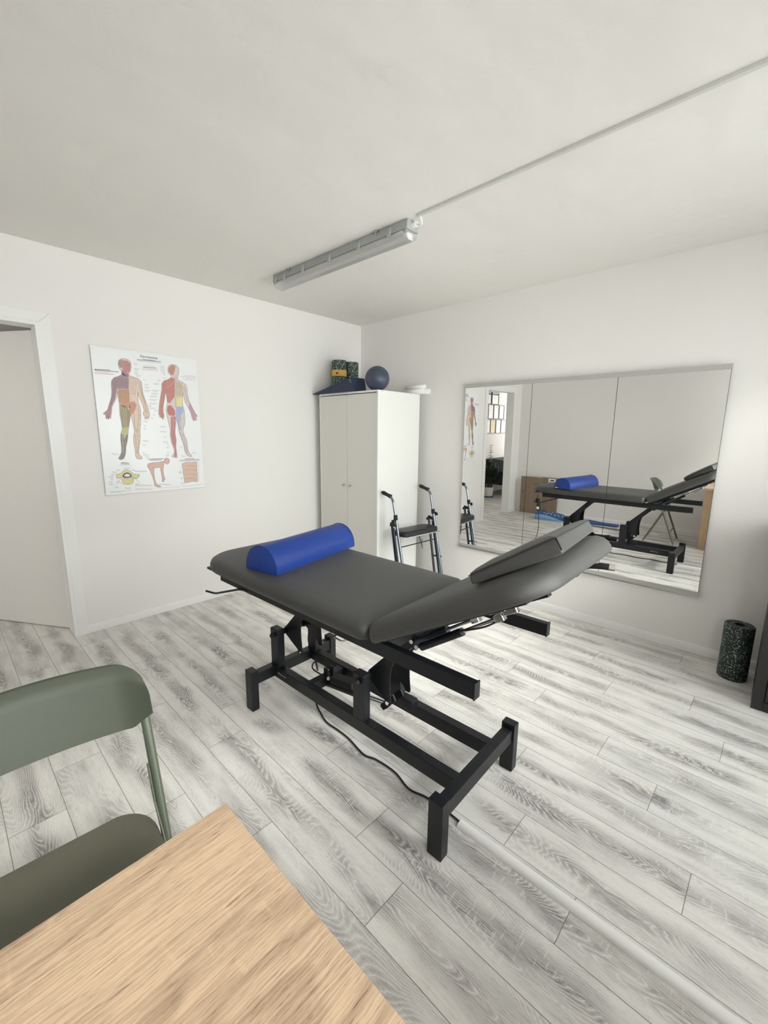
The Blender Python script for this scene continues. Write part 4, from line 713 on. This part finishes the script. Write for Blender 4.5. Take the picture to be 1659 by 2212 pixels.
# ------------------------------------------------------------------ white cabinet
def cabinet():
    x0, x1, y0, y1, z1 = -0.639, -0.077, -0.868, -0.088, 1.76
    t = thing('storage_cabinet', 'tall white two-door storage cabinet standing in the room corner', 'cabinet', ((x0+x1)/2, (y0+y1)/2, 0))
    L = lambda a, b, c, d, e, f: (a-(x0+x1)/2, b-(x0+x1)/2, c-(y0+y1)/2, d-(y0+y1)/2, e, f)
    sp = bxo('side_panel', L(x0, x1, y0, y0+0.016, 0, z1-0.0005), M['cabinet'], t, bevel=0.0008)
    bxo('side_panel', L(x0, x1, y1-0.016, y1, 0, z1-0.0005), M['cabinet'], t, bevel=0.0008)
    bxo('top_panel', L(x0+0.0005, x1, y0+0.0161, y1-0.0161, z1-0.017, z1), M['cabinet'], t, bevel=0.0008)
    bxo('bottom_panel', L(x0+0.02, x1, y0+0.0161, y1-0.0161, 0.05, 0.066), M['cabinet'], t)
    bxo('plinth', L(x0+0.022, x0+0.036, y0+0.0161, y1-0.0161, 0, 0.05), M['cabinet'], t)
    bxo('back_panel', L(x1-0.006, x1-0.003, y0+0.0161, y1-0.0161, 0.066, z1-0.0171), M['cabinet'], t)
    bxo('shelf', L(x0+0.03, x1-0.008, y0+0.0161, y1-0.0161, 0.9, 0.915), M['cabinet'], t)
    ym = (y0+y1)/2
    for a, b, s in ((y0+0.0175, ym-0.0015, -1), (ym+0.0015, y1-0.0175, 1)):
        d = bxo('door', L(x0+0.002, x0+0.018, a, b, 0.055, z1-0.024), M['cabinet_door'], t, bevel=0.001)
        ky = ym + s*0.046; bm = BM()
        lathe(bm, [(0.0, 0.0), (0.006, 0.0), (0.0055, 0.010), (0.011, 0.014), (0.012, 0.019), (0.009, 0.023), (0.0, 0.024)], seg=16)
        xf(bm, Matrix.Translation((x0+0.0022-(x0+x1)/2, ky-(y0+y1)/2, 0.922)) @ Matrix.Rotation(R(-90), 4, 'Y')); obj('knob', bm, M['steel'], d, smooth=True)
    for x, z in ((-0.586, 1.752), (-0.214, 1.752), (-0.507, 0.537), (-0.165, 0.537)):
        bm = BM(); tube(bm, [(x-(x0+x1)/2, y0-(y0+y1)/2-0.0006, z), (x-(x0+x1)/2, y0-(y0+y1)/2+0.001, z)], 0.0035, 10)
        obj('screw_cover', bm, M['dark_gap'], sp)
cabinet()
def foam_roller(x, y, z, h, label, band=False, clear=False, cat='foam roller', bump=True):
    t = thing('foam_roller', label, cat, (x, y, z)); bm = BM(); r = 0.0715; q = 0.026
    rg = lathe(bm, [(q, h), (q+0.003, h), (r-0.004, h), (r, h-0.004), (r, 0.004), (r-0.004, 0), (q, 0), (q, h)], seg=48)
    obj('foam_body', bm, M['speckle'] if z < 1 else M['speckle_dense'], t, smooth=True)
    bm = BM(); lathe(bm, [(q-0.0005, 0.001), (q-0.0005, h-0.002)], seg=32); obj('core_tube', bm, M['rubber'], t, smooth=True)
    if band:
        bm = BM(); lathe(bm, [(r+0.0012, h-0.150), (r+0.0018, h-0.149), (r+0.0018, h-0.094), (r+0.0012, h-0.093)], seg=48); b = obj('paper_band', bm, M['band'], t, smooth=True)
        bm = BM(); a = R(228)
        for k in range(5): 
            box(bm, -0.0035, 0.0035, -0.0003, 0.0003, -0.020+k*0.009, -0.015+k*0.009)
        xf(bm, Matrix.Translation(((r+0.0022)*math.cos(a), (r+0.0022)*math.sin(a), h-0.121)) @ Matrix.Rotation(a+R(90), 4, 'Z')); obj('band_print', bm, M['cardboard'], b)
        bm = BM(); a = R(212); tube(bm, [(0, 0, 0), (0, 0.0006, 0)], 0.010, 16); xf(bm, Matrix.Translation(((r+0.0018)*math.cos(a), (r+0.0018)*math.sin(a), h-0.124)) @ Matrix.Rotation(a-R(90), 4, 'Z')); obj('band_dot', bm, M['dark_gap'], b)
    return t
foam_roller(-0.42, -0.13, 1.76, 0.33, 'speckled black foam roller with yellow paper band standing on the white cabinet', band=True)
foam_roller(-0.265, -0.135, 1.76, 0.33, 'speckled black foam roller without a band, on the cabinet beside the banded one')
foam_roller(-0.187, -3.361, 0.0, 0.33, 'speckled black-green foam roller standing on the floor by the dark cabinet')
# wedge cushion
t = thing('wedge_cushion', 'dark navy wedge cushion lying on top of the white cabinet', 'cushion', (-0.58, -0.3, 1.7602))
bm = BM(); prism(bm, [(0.285, 0.0), (0.285, 0.006), (-0.20, 0.108), (-0.255, 0.119), (-0.270, 0.122), (-0.295, 0.0)], lambda u, v, w: (w, u, v), -0.082, 0.078)
obj('wedge_cover', bm, M['navy'], t, bevel=0.006, seg=3)
bm = BM(); tube(bm, [(-0.0825, -0.245, 0.098), (-0.0825, -0.262, 0.072)], 0.003, 8); tube(bm, [(-0.083, -0.243, 0.104), (-0.083, -0.25, 0.092)], 0.004, 8); obj('zip_pull', bm, M['steel'], t, smooth=True)
t = thing('exercise_ball', 'slate blue rubber exercise ball resting on the white cabinet corner', 'ball', (-0.535, -0.758, 1.7602))
bm = BM(); bmesh.ops.create_uvsphere(bm, u_segments=48, v_segments=28, radius=0.105); xf(bm, Matrix.Translation((0, 0, 0.105))); obj('ball_skin', bm, M['ball'], t, smooth=True)
bm = BM(); v = Vector((0.55, -0.60, 0.50)).normalized()*0.1045; tube(bm, [v*0.98+Vector((0, 0, 0.105)), v*1.015+Vector((0, 0, 0.105))], 0.006, 12); obj('valve_plug', bm, M['ball'], t, smooth=True)
# rolled papers
for i, (x, z, y0, y1, r, lab) in enumerate(((-0.100, 0.0235, -0.915, -0.68, 0.023, 'white rolled paper on the cabinet back edge, lower end resting on the cabinet top'),
                                   (-0.052, 0.0235, -0.958, -0.70, 0.023, 'white rolled paper next to the wall, sticking out furthest past the cabinet side'),
                                   (-0.077, 0.063, -0.925, -0.70, 0.022, 'white rolled paper lying on top of the two other rolls'))):
    t = thing('paper_roll', lab, 'paper roll', (x, (y0+y1)/2, 1.7602+z), 0, 'rolled papers on the cabinet')
    l = (y1-y0)/2; bm = BM()
    sp = [(math.cos(a)*(r-0.0045*a/12.6), math.sin(a)*(r-0.0045*a/12.6)) for a in [k*12.6/60 for k in range(61)]]
    inner = [(u*0.965, v*0.965) for u, v in sp]
    A = [bm.verts.new((u, -l, v)) for u, v in sp]; B = [bm.verts.new((u, l, v)) for u, v in sp]
    for k in range(60): bm.faces.new((A[k], A[k+1], B[k+1], B[k]))
    o = obj('rolled_sheet', bm, M['paper'], t, smooth=True); so = o.modifiers.new('thick', 'SOLIDIFY'); so.thickness = 0.0012

# ------------------------------------------------------------------ walking frame (rollator)
def rollator():
    cx, cy = -0.36, -1.10
    t = thing('rollator', 'folding walking frame with black padded seat standing beside the white cabinet', 'walking frame', (cx, cy, 0))
    P = lambda x, y, z: Vector((x-cx, y-cy, z))
    for side, x, g0y, g0z, dy in ((-1, -0.600, -0.887, 0.896, 0.0), (1, -0.120, -0.925, 0.917, -0.041)):
        a0 = P(x, g0y, g0z); a1 = P(x, g0y-0.104, g0z-0.030); col = P(x, -1.050+dy, 0.690)
        hb = BM(); tube(hb, arcpath([a0, a1+Vector((0, -0.020, -0.006)), col], 0.050), 0.0105, 14)
        hbo = obj('handlebar', hb, M['silver_tube'], t, smooth=True)
        pp = [a0.lerp(a1, k/8) for k in range(9)]
        bm = BM(); tube(bm, pp, [0.010, 0.0165, 0.0175, 0.0170, 0.0155, 0.0150, 0.0155, 0.0175, 0.0185], 16); obj('hand_grip', bm, M['rubber'], hbo, smooth=True)
        Y = lambda z: -1.050+dy+(z-0.690)*0.212
        bm = BM(); tube(bm, [P(x, Y(0.70), 0.70), P(x, Y(0.075), 0.075)], 0.0130, 14); obj('front_tube', bm, M['silver_tube'], t, smooth=True)
        bm = BM(); tube(bm, [P(x, Y(0.70), 0.712), P(x, Y(0.67), 0.668)], 0.017, 16); tube(bm, [P(x, Y(0.7)+0.005, 0.69), P(x+0.022*side, Y(0.67), 0.675)], 0.009, 8)
        obj('height_clamp', bm, M['rubber'], t, smooth=True)
        bm = BM(); star = []
        for k in range(10):
            a = 2*math.pi*k/10; q = 0.021 if k % 2 == 0 else 0.012; star.append((q*math.cos(a), q*math.sin(a)))
        prism(bm, star, lambda u, v, w: (w, u, v), 0, 0.013); tube(bm, [(-0.03, 0, 0), (0, 0, 0)], 0.006, 8)
        xf(bm, Matrix.Translation(P(x+side*0.034, Y(0.67)-0.004, 0.662)) @ (Matrix.Rotation(math.pi if side < 0 else 0, 4, 'Z'))); obj('star_knob', bm, M['rubber'], t, bevel=0.002)
        yr = lambda z: Y(0.66)+0.050+(z-0.62)*0.165
        bm = BM(); tube(bm, [P(x-side*0.004, yr(0.62), 0.62), P(x-side*0.004, yr(0.075), 0.075)], 0.0115, 12); obj('rear_tube', bm, M['dark_tube'], t, smooth=True)
        bm = BM(); tube(bm, [P(x+side*0.012, Y(0.60)+0.030, 0.60), P(x+side*0.012, Y(0.1)+0.040, 0.10)], 0.009, 10); obj('folding_strut', bm, M['dark_tube'], t, smooth=True)
        bm = BM(); tube(bm, [P(x, yr(0.62)+0.008, 0.632), P(x, Y(0.60), 0.618)], 0.015, 12); tube(bm, [P(x-side*0.03, yr(0.62), 0.618), P(x+side*0.012, yr(0.62), 0.618)], 0.012, 10); obj('pivot_joint', bm, M['rubber'], t, smooth=True)
        bm = BM(); tube(bm, [P(x-side*0.02, Y(0.27)+0.055, 0.275), P(x+side*0.022, Y(0.27)-0.010, 0.268)], 0.008, 8); obj('strut_bolt', bm, M['rubber'], t, smooth=True)
        for yy in (Y(0.04), yr(0.04)+0.010):
            bm = BM(); tube(bm, [P(x-0.012, yy, 0.036), P(x+0.012, yy, 0.036)], 0.036, 24); w = obj('wheel', bm, M['rubber'], t, smooth=True)
            bm = BM(); tube(bm, [P(x-0.014, yy, 0.036), P(x+0.014, yy, 0.036)], 0.018, 16); obj('hub', bm, M['plastic_grey'], w, smooth=True)
    bm = BM(); pad(bm, -0.588-cx, -0.132-cx, -1.175-cy, -0.985-cy, (0.06, 0.08, 0.08, 0.06), [(0.02, 0.523), (0.003, 0.525), (0.0, 0.537), (0.002, 0.558), (0.012, 0.567), (0.035, 0.571)], 8, 0.003)
    xf(bm, Matrix.Rotation(R(-5), 4, 'Z')); obj('seat_pad', bm, M['black_leather'], t, smooth=True)
    bm = BM(); tube(bm, [P(-0.598, -1.135, 0.516), P(-0.122, -1.175, 0.516)], 0.006, 8); obj('seat_rail', bm, M['steel'], t, smooth=True)
    bm = BM(); tube(bm, [P(-0.600, -1.105, 0.435), P(-0.120, -1.148, 0.440)], 0.005, 8); obj('cross_wire', bm, M['rubber'], t, smooth=True)
    bm = BM(); tube(bm, smooth_path([P(-0.36, -1.12, 0.52), P(-0.35, -1.125, 0.475), P(-0.335, -1.13, 0.43), P(-0.325, -1.13, 0.405)]), 0.007, 8, flat=0.5)
    tube(bm, smooth_path([P(-0.31, -1.12, 0.46), P(-0.335, -1.132, 0.43), P(-0.315, -1.13, 0.38)]), 0.006, 8, flat=0.5); obj('fold_strap', bm, M['rubber'], t, smooth=True)
rollator()

# ------------------------------------------------------------------ dark cabinet at the right edge
def darkcab():
    x0, x1, y1, y0, h = -0.497, -0.018, -3.462, -4.05, 0.93
    t = thing('dark_cabinet', 'black low cabinet cut off by the right edge beside the foam roller', 'cabinet', (x0, y1, 0))
    L = lambda a, b, c, d, e, f: (a-x0, b-x0, c-y1, d-y1, e, f)
    bxo('carcass', L(x0+0.018, x1, y0, y1-0.0, 0, h-0.02), M['black_cab'], t, bevel=0.0015)
    bxo('top_panel', L(x0, x1, y0, y1, h-0.0195, h), M['black_cab'], t, bevel=0.0015)
    for a, b in ((y1-0.045, y1), (y0, y0+0.045)): bxo('front_stile', L(x0, x0+0.0175, a, b, 0, h-0.02), M['black_cab'], t, bevel=0.0015)
    bxo('front_rail', L(x0, x0+0.0175, y0+0.0455, y1-0.0455, 0, 0.05), M['black_cab'], t, bevel=0.0015)
    d = bxo('door', L(x0+0.004, x0+0.0175, y0+0.050, y1-0.050, 0.055, h-0.026), M['black_cab'], t, bevel=0.0015)
    bm = BM(); tube(bm, [(0.004, -0.5, 0.6), (-0.014, -0.5, 0.6)], 0.008, 12); obj('knob', bm, M['steel'], d, smooth=True)
darkcab()

# ------------------------------------------------------------------ desk
def desk():
    x1, y1 = -3.008, -2.771; x0, y0 = XL+0.016, -3.50
    t = thing('desk', 'light oak desk in the foreground with the folding chair tucked under it', 'desk', (x1, y1, 0))
    bxo('desktop', (x0-x1, 0, y0-y1, 0, 0.722, 0.750), M['oak'], t, bevel=0.0008)
    bxo('side_panel', (-0.045, -0.023, y0-y1+0.02, -0.020, 0, 0.7219), M['oak_v'], t, bevel=0.0008)
    bxo('side_panel', (x0-x1+0.01, x0-x1+0.032, y0-y1+0.02, -0.020, 0, 0.7219), M['oak_v'], t, bevel=0.0008)
    bxo('modesty_panel', (x0-x1+0.0325, -0.0455, y0-y1+0.06, y0-y1+0.08, 0.30, 0.7219), M['oak_v'], t, bevel=0.0008)
desk()

# ------------------------------------------------------------------ folding chair
def chair():
    ox, oy, rz = -3.205, -2.27, R(-4)
    t = thing('folding_chair', 'grey-green folding chair with curved plastic backrest pushed under the desk', 'chair', (ox, oy, 0), rz)
    # local: x across, y toward the back (+), z up
    hw = 0.215
    Yb = lambda z: 0.030 - (0.80-z)*0.375       # y along the long back tube at height z
    bm = BM(); G = M['green_metal']
    nU, nV = 60, 12; ztop, zbot = 0.808, 0.655
    fr, bk = [], []
    for j in range(nV+1):
        v = j/nV; rf, rb = [], []
        for i in range(nU+1):
            u = i/nU*2-1; x = u*(hw+0.014)
            e = max(0, abs(u)-0.70)/0.30
            zt = ztop - 0.058*(1-math.sqrt(max(0, 1-min(1, e)**2.2))) - 0.006*u*u; zb = zbot + 0.030*max(0, abs(u)-0.82)/0.18 + 0.006*u*u
            z = zb+(zt-zb)*v
            y = Yb(z) - 0.050*(1-u*u)*-1*0.0 + 0.042*(1-u*u) - 0.012*max(0, v-0.86)/0.14*-1.0
            y -= 0.020*e**2
            rf.append(bm.verts.new((x, y-0.006, z))); rb.append(bm.verts.new((x, y+0.006, z)))
        fr.append(rf); bk.append(rb)
    for j in range(nV):
        for i in range(nU):
            bm.faces.new((fr[j][i], fr[j][i+1], fr[j+1][i+1], fr[j+1][i])); bm.faces.new((bk[j][i+1], bk[j][i], bk[j+1][i], bk[j+1][i+1]))
    for i in range(nU):
        bm.faces.new((fr[0][i+1], fr[0][i], bk[0][i], bk[0][i+1])); bm.faces.new((fr[nV][i], fr[nV][i+1], bk[nV][i+1], bk[nV][i]))
    for j in range(nV):
        bm.faces.new((fr[j][0], fr[j+1][0], bk[j+1][0], bk[j][0])); bm.faces.new((fr[j+1][nU], fr[j][nU], bk[j][nU], bk[j+1][nU]))
    obj('backrest', bm, M['green_plastic'], t, smooth=True)
    for s in (-1, 1):
        bm = BM(); tube(bm, [(s*hw, Yb(0.705)+0.004, 0.705), (s*hw, Yb(0.02), 0.012)], 0.0110, 14); o = obj('front_leg', bm, G, t, smooth=True)
        bm = BM(); tube(bm, [(s*hw, Yb(0.02), 0.014), (s*hw, Yb(0.0), 0.0)], 0.0125, 12); obj('foot_cap', bm, M['plastic_grey'], o, smooth=True)
        bm = BM(); tube(bm, [(s*(hw-0.027), -0.118, 0.426), (s*(hw-0.027), 0.072, 0.014)], 0.0100, 14); o = obj('rear_leg', bm, G, t, smooth=True)
        bm = BM(); tube(bm, [(s*(hw-0.027), 0.071, 0.016), (s*(hw-0.027), 0.078, 0.0)], 0.0118, 12); obj('foot_cap', bm, M['plastic_grey'], o, smooth=True)
        # flat stay between seat and back tube
        bm = BM(); prism(bm, [(Yb(0.56)+0.006, 0.572), (Yb(0.56)-0.010, 0.566), (Yb(0.50)-0.016, 0.49), (-0.180, 0.415), (-0.165, 0.405), (Yb(0.50)+0.002, 0.50)], lambda u, v, w: (w, u, v), s*(hw-0.016), s*(hw-0.012))
        obj('folding_stay', bm, G, t, bevel=0.001)
    bm = BM(); prism(bm, rrect(-hw+0.032, hw-0.032, -0.36, -0.045, (0.05, 0.06, 0.06, 0.05), 8), lambda u, v, w: (u, v, w), 0.432, 0.4335)
    # seat cushion-like shell, dished
    bm.free(); bm = BM(); rings = []
    for ins, z in ((0.012, 0.424), (0.002, 0.428), (0.0, 0.436), (0.004, 0.445), (0.020, 0.449), (0.06, 0.447), (0.12, 0.441)):
        ring = []
        for x, y in rrect(-hw+0.018+ins, hw-0.018-ins, -0.40+ins, -0.045-ins, (0.04, max(0.07-ins, 0.01), max(0.07-ins, 0.01), 0.04), 8):
            ring.append(bm.verts.new((x, y + (0.030*(1-(x/0.2)**2) if y > -0.2 else 0)*1.0, z)))
        rings.append(ring)
    for a, b in zip(rings, rings[1:]):
        for k in range(len(a)): bm.faces.new((a[k], a[(k+1) % len(a)], b[(k+1) % len(a)], b[k]))
    bm.faces.new(rings[0][::-1]); bm.faces.new(rings[-1])
    obj('seat', bm, M['green_seat'], t, smooth=True)
    bm = BM(); tube(bm, [(-hw+0.027, -0.18, 0.418), (hw-0.027, -0.18, 0.418)], 0.008, 12); tube(bm, [(-hw, Yb(0.16), 0.16), (hw, Yb(0.16), 0.16)], 0.008, 12); obj('cross_rod', bm, G, t, smooth=True)
chair()

# ------------------------------------------------------------------ things by the left wall, seen in the mirror
def carton(name, label, x0, x1, y0, y1, h, extra):
    t = thing(name, label, 'cardboard box', (x0, y0, 0), 0, 'flat cardboard boxes by the wall')
    bxo('carton', (0, x1-x0, 0, y1-y0, 0, h), M['cardboard'], t, bevel=0.003)
    w = y1-y0
    bm = BM(); box(bm, x1-x0+0.0005, x1-x0+0.0012, w*0.42, w*0.52, h*0.05, h*0.78); obj('packing_tape', bm, plain('tape', (0.25, 0.185, 0.13, 1), 0.3), t)
    if extra == 'print':
        bm = BM()
        for k in range(5): box(bm, x1-x0+0.0006, x1-x0+0.0014, w*0.35-k*0.012-0.009, w*0.35-k*0.012, h*0.80, h*0.815)
        box(bm, x1-x0+0.0006, x1-x0+0.0014, w*0.88, w*0.91, h*0.55, h*0.60); obj('box_print', bm, M['dark_gap'], t)
        bm = BM()
        for a, b, c, d in ((0.30, 0.31, 0.62, 0.76), (0.16, 0.17, 0.60, 0.76), (0.05, 0.17, 0.595, 0.603)): box(bm, x1-x0+0.0006, x1-x0+0.0013, w*a, w*b, h*c, h*d)
        obj('tape_marks', bm, plain('pale_tape', (0.48, 0.36, 0.22, 1), 0.4), t)
    else:
        bm = BM(); box(bm, x1-x0+0.0005, x1-x0+0.0013, w*0.14, w*0.56, h-0.135, h-0.012); l = obj('shipping_label', bm, M['paper'], t)
        bm = BM(); q = x1-x0+0.0014
        box(bm, q, q+0.0004, w*0.22, w*0.46, h-0.052, h-0.032); box(bm, q, q+0.0004, w*0.44, w*0.50, h-0.090, h-0.066); box(bm, q, q+0.0004, w*0.2, w*0.36, h-0.076, h-0.072); obj('label_print', bm, M['dark_gap'], l)
carton('cardboard_box', 'brown flat cardboard box with small dark print, nearer the doorway in the mirror', -3.832, -3.800, -0.500, -0.120, 0.628, 'print')
carton('cardboard_box', 'brown cardboard box with a white shipping label leaning behind the plain one', -3.868, -3.836, -0.745, -0.46, 0.632, 'label')
def banner():
    t = thing('folded_banner', 'crumpled blue fabric banner with white lettering lying on the floor by the left wall', 'banner', (-3.6, -1.05, 0))
    ctrl = [(0.12, 0.46, 0.135), (0.10, 0.28, 0.125), (0.05, 0.05, 0.095), (0.0, -0.15, 0.065), (-0.03, -0.40, 0.05), (-0.06, -0.70, 0.035)]
    rnd = random.Random(5); bm = BM(); rings = []; path = smooth_path(ctrl, 8)
    for i, p in enumerate(path):
        k = i/len(path); wd = 0.085*(1-k*0.45); hh = p.z; ring = []
        for j in range(20):
            a = 2*math.pi*j/20; q = 1+0.20*math.sin(3*a+i*0.7)*rnd.uniform(0.5, 1)
            ring.append(bm.verts.new((p.x+math.cos(a)*wd*q, p.y+rnd.uniform(-0.004, 0.004), max(0.002, hh*0.5+math.sin(a)*hh*0.5*q))))
        rings.append(ring)
    for a, b in zip(rings, rings[1:]):
        for k in range(20): bm.faces.new((a[k], a[(k+1) % 20], b[(k+1) % 20], b[k]))
    bm.faces.new(rings[0]); bm.faces.new(rings[-1][::-1]); b = obj('banner_cloth', bm, M['blue_fabric'], t, smooth=True)
    for f in b.data.polygons:
        pass
    # lighter wave print along the lower front
    bm = BM(); rows = []
    for i in range(25):
        k = i/24; y = 0.46-0.62*k; zt = 0.088*(0.85+0.25*math.sin(k*7)-0.62*k)+0.004; x = 0.12+0.098-0.10*k*1.1
        rows.append((bm.verts.new((x+0.012, y, 0.003)), bm.verts.new((x+0.006, y, max(0.012, zt)))))
    for a, c in zip(rows, rows[1:]): bm.faces.new((a[0], c[0], c[1], a[1]))
    o = obj('light_wave_print', bm, M['light_blue'], t, smooth=True); s = o.modifiers.new('thick', 'SOLIDIFY'); s.thickness = 0.002
    # handwritten white lettering strokes
    bm = BM(); n = 40; pts = []
    for i in range(n):
        k = i/(n-1); y = 0.34-0.40*k; ph = k*44
        pts.append(Vector((0.190-0.085*k, y+0.008*math.sin(ph), 0.112-0.034*k+0.015*math.sin(ph*0.9)+(0.020 if i in (13, 14, 31) else 0))))
    for i in (0, 5, 10, 15, 20, 26, 30, 34): tube(bm, pts[i:i+5], 0.0022, 6)
    obj('banner_lettering', bm, M['paper'], t, smooth=True)
banner()
bm = BM(); tube(bm, [(0, 0, 0), (0.03, -0.62, 0)], 0.011, 12)
t = tag(obj('banner_pole', bm, M['silver_tube'], smooth=True), 'thin silver pole lying on the floor at the end of the blue banner', 'pole'); t.location = (-3.45, -1.30, 0.0112)

# ------------------------------------------------------------------ hallway seen through the doorway
def certificate(xa, xb, z0, z1, kind, label):
    t = thing('framed_certificate', label, 'picture frame', ((xa+xb)/2, HY, z0), 0, 'framed certificates on the hallway wall'); w = (xb-xa)/2; h = z1-z0; b = 0.010
    bm = BM(); box(bm, -w, w, -0.016, 0, 0, b); box(bm, -w, w, -0.016, 0, h-b, h); box(bm, -w, -w+b, -0.016, 0, b, h-b); box(bm, w-b, w, -0.016, 0, b, h-b); obj('frame', bm, M['black_cab'], t)
    bm = BM(); box(bm, -w+b, w-b, -0.008, -0.001, b, h-b); s = obj('certificate_sheet', bm, M['cream_paper'] if kind == 'cream' else M['paper'], t)
    bm = BM(); q = -0.0086
    if kind == 'blue': box(bm, -w+b+0.006, w-b-0.006, q, q+0.0004, h-0.058, h-0.026, 1)
    else: box(bm, -0.022, 0.022, q, q+0.0004, h-0.062, h-0.040, 2 if kind == 'red' else 0)
    for k, (zz, ww) in enumerate(((0.70, 0.04), (0.62, 0.055), (0.55, 0.03), (0.48, 0.05), (0.40, 0.045), (0.33, 0.03), (0.14, 0.02))): box(bm, -ww, ww, q, q+0.0004, h*zz-0.0015, h*zz+0.0015, 0)
    obj('certificate_print', bm, [M['ink'], M['ink_blue'], M['ink_red']], s)
rows = [(1.967, 2.225, [(-5.487, -5.243, 'blue', 'blue-headed framed certificate in the top row, nearer the doorway edge'), (-5.817, -5.516, 'blue', 'wide blue-headed framed certificate ending the top row')]),
        (1.652, 1.957, [(-5.363, -5.140, 'plain', 'framed certificate in the middle row, half hidden by the door jamb in the mirror'), (-5.608, -5.380, 'red', 'framed certificate with reddish crest in the middle row'),
                        (-5.850, -5.620, 'plain', 'framed certificate with dark centred lines, third in the middle row'), (-6.096, -5.863, 'plain', 'framed certificate at the far end of the middle row')]),
        (1.334, 1.637, [(-5.492, -5.261, 'red', 'framed certificate with red crest starting the bottom row'), (-5.732, -5.498, 'cream', 'framed certificate on cream yellow paper in the bottom row'),
                        (-5.974, -5.744, 'red', 'framed certificate right after the cream one in the bottom row'), (-6.219, -5.980, 'plain', 'framed certificate at the far end of the bottom row')])]
for z0, z1, l in rows:
    for a, b, k, lab in l: certificate(a+0.04, b+0.04, z0, z1, k, lab)
def sofa():
    t = thing('sofa', 'charcoal fabric sofa in the hallway behind the potted plant', 'sofa', (-5.93, 1.08, 0))
    x1 = 0.78; x0 = -0.78
    bm = BM(); pad(bm, x0, x1, -0.36, 0.36, (0.04,)*4, [(0.01, 0.24), (0, 0.26), (0, 0.50), (0.02, 0.53)], 5); obj('sofa_base', bm, M['sofa'], t, smooth=True)
    bm = BM(); pad(bm, x0, x1, 0.10, 0.36, (0.05,)*4, [(0.0, 0.52), (0.0, 0.72), (0.03, 0.78), (0.08, 0.79)], 5); obj('sofa_back', bm, M['sofa'], t, smooth=True)
    bm = BM(); prism(bm, [(-0.36, 0.52), (-0.30, 0.60), (-0.12, 0.78), (0.10, 0.80), (0.36, 0.66), (0.36, 0.52)], lambda u, v, w: (w, u, v), x1-0.20, x1-0.0); obj('armrest', bm, M['throw'], t, bevel=0.02, seg=3)
    bm = BM(); prism(bm, [(-0.36, 0.52), (-0.30, 0.60), (-0.12, 0.70), (0.10, 0.72), (0.36, 0.66), (0.36, 0.52)], lambda u, v, w: (w, u, v), x0, x0+0.18); obj('armrest', bm, M['sofa'], t, bevel=0.02, seg=3)
    for x in (x0+0.08, x1-0.08):
        for y in (-0.30, 0.30): bm = BM(); tube(bm, [(x, y, 0), (x, y, 0.245)], 0.018, 12); obj('leg', bm, M['steel'], t, smooth=True)
sofa()
def plant():
    px, py = -4.90, 1.12
    t = thing('potted_plant', 'tall leafy green plant in a white pot standing on the hallway floor', 'plant', (px, py, 0))
    bm = BM(); lathe(bm, [(0.0, 0.012), (0.085, 0.012), (0.108, 0.215), (0.102, 0.215), (0.098, 0.195), (0.0, 0.195)], seg=32); obj('pot', bm, M['white_plastic'], t, smooth=True)
    bm = BM(); lathe(bm, [(0.0, 0.0), (0.105, 0.0), (0.112, 0.024), (0.104, 0.024), (0.100, 0.010), (0.0, 0.010)], seg=32); obj('saucer', bm, M['saucer'], t, smooth=True)
    bm = BM(); lathe(bm, [(0.0, 0.198), (0.097, 0.196)], seg=24); obj('soil', bm, M['soil'], t)
    rnd = random.Random(8); stems = BM(); lv = BM()
    def leaf(p, d, l, w):
        d = d.normalized(); s = d.cross(Vector((0, 0, 1))); s = s.normalized() if s.length > 0.1 else Vector((1, 0, 0)); n = s.cross(d)
        mid = []; 
        for k, (u, q) in enumerate(((0, 0.1), (0.25, 0.8), (0.5, 1.0), (0.75, 0.7), (1.0, 0.02))):
            c = p+d*l*u-Vector((0, 0, 1))*l*0.18*u*u; mid.append((lv.verts.new(c-s*w*q), lv.verts.new(c-n*w*0.15), lv.verts.new(c+s*w*q)))
        for a, b in zip(mid, mid[1:]): lv.faces.new((a[0], a[1], b[1], b[0])); lv.faces.new((a[1], a[2], b[2], b[1]))
    for i in range(30):
        a = rnd.uniform(-1.9, 1.2); r0 = rnd.uniform(0.01, 0.07)
        if i == 0: top = Vector((-0.05, 0.02, 1.08)); ln = 0.88; base = Vector((0.02, 0, 0.19))
        else:
            ln = rnd.uniform(0.34, 0.56); sp = rnd.uniform(0.03, 0.17); base = Vector((r0*math.cos(a), r0*math.sin(a), 0.19)); top = base+Vector((sp*math.cos(a), sp*math.sin(a), ln))
        path = smooth_path([base, base.lerp(top, 0.5)+Vector((0, 0, 0.03)), top], 8); tube(stems, path, [0.007-0.005*k/(len(path)-1) for k in range(len(path))], 6)
        m = 15 if i == 0 else 9
        for k in range(m):
            u = 0.28+0.72*k/(m-1); p = path[min(int(u*(len(path)-1)), len(path)-1)]
            for s in (-1, 1):
                b = a+math.pi/2*s+rnd.uniform(-0.4, 0.4); d = Vector((math.cos(b), math.sin(b), 0.45+rnd.uniform(-0.1, 0.4)))
                leaf(p, d, rnd.uniform(0.08, 0.13)*(1-0.35*u), 0.019)
    obj('stems', stems, M['leaf'], t, smooth=True); lo = obj('foliage', lv, M['leaf'], t); s = lo.modifiers.new('thick', 'SOLIDIFY'); s.thickness = 0.0012
plant()
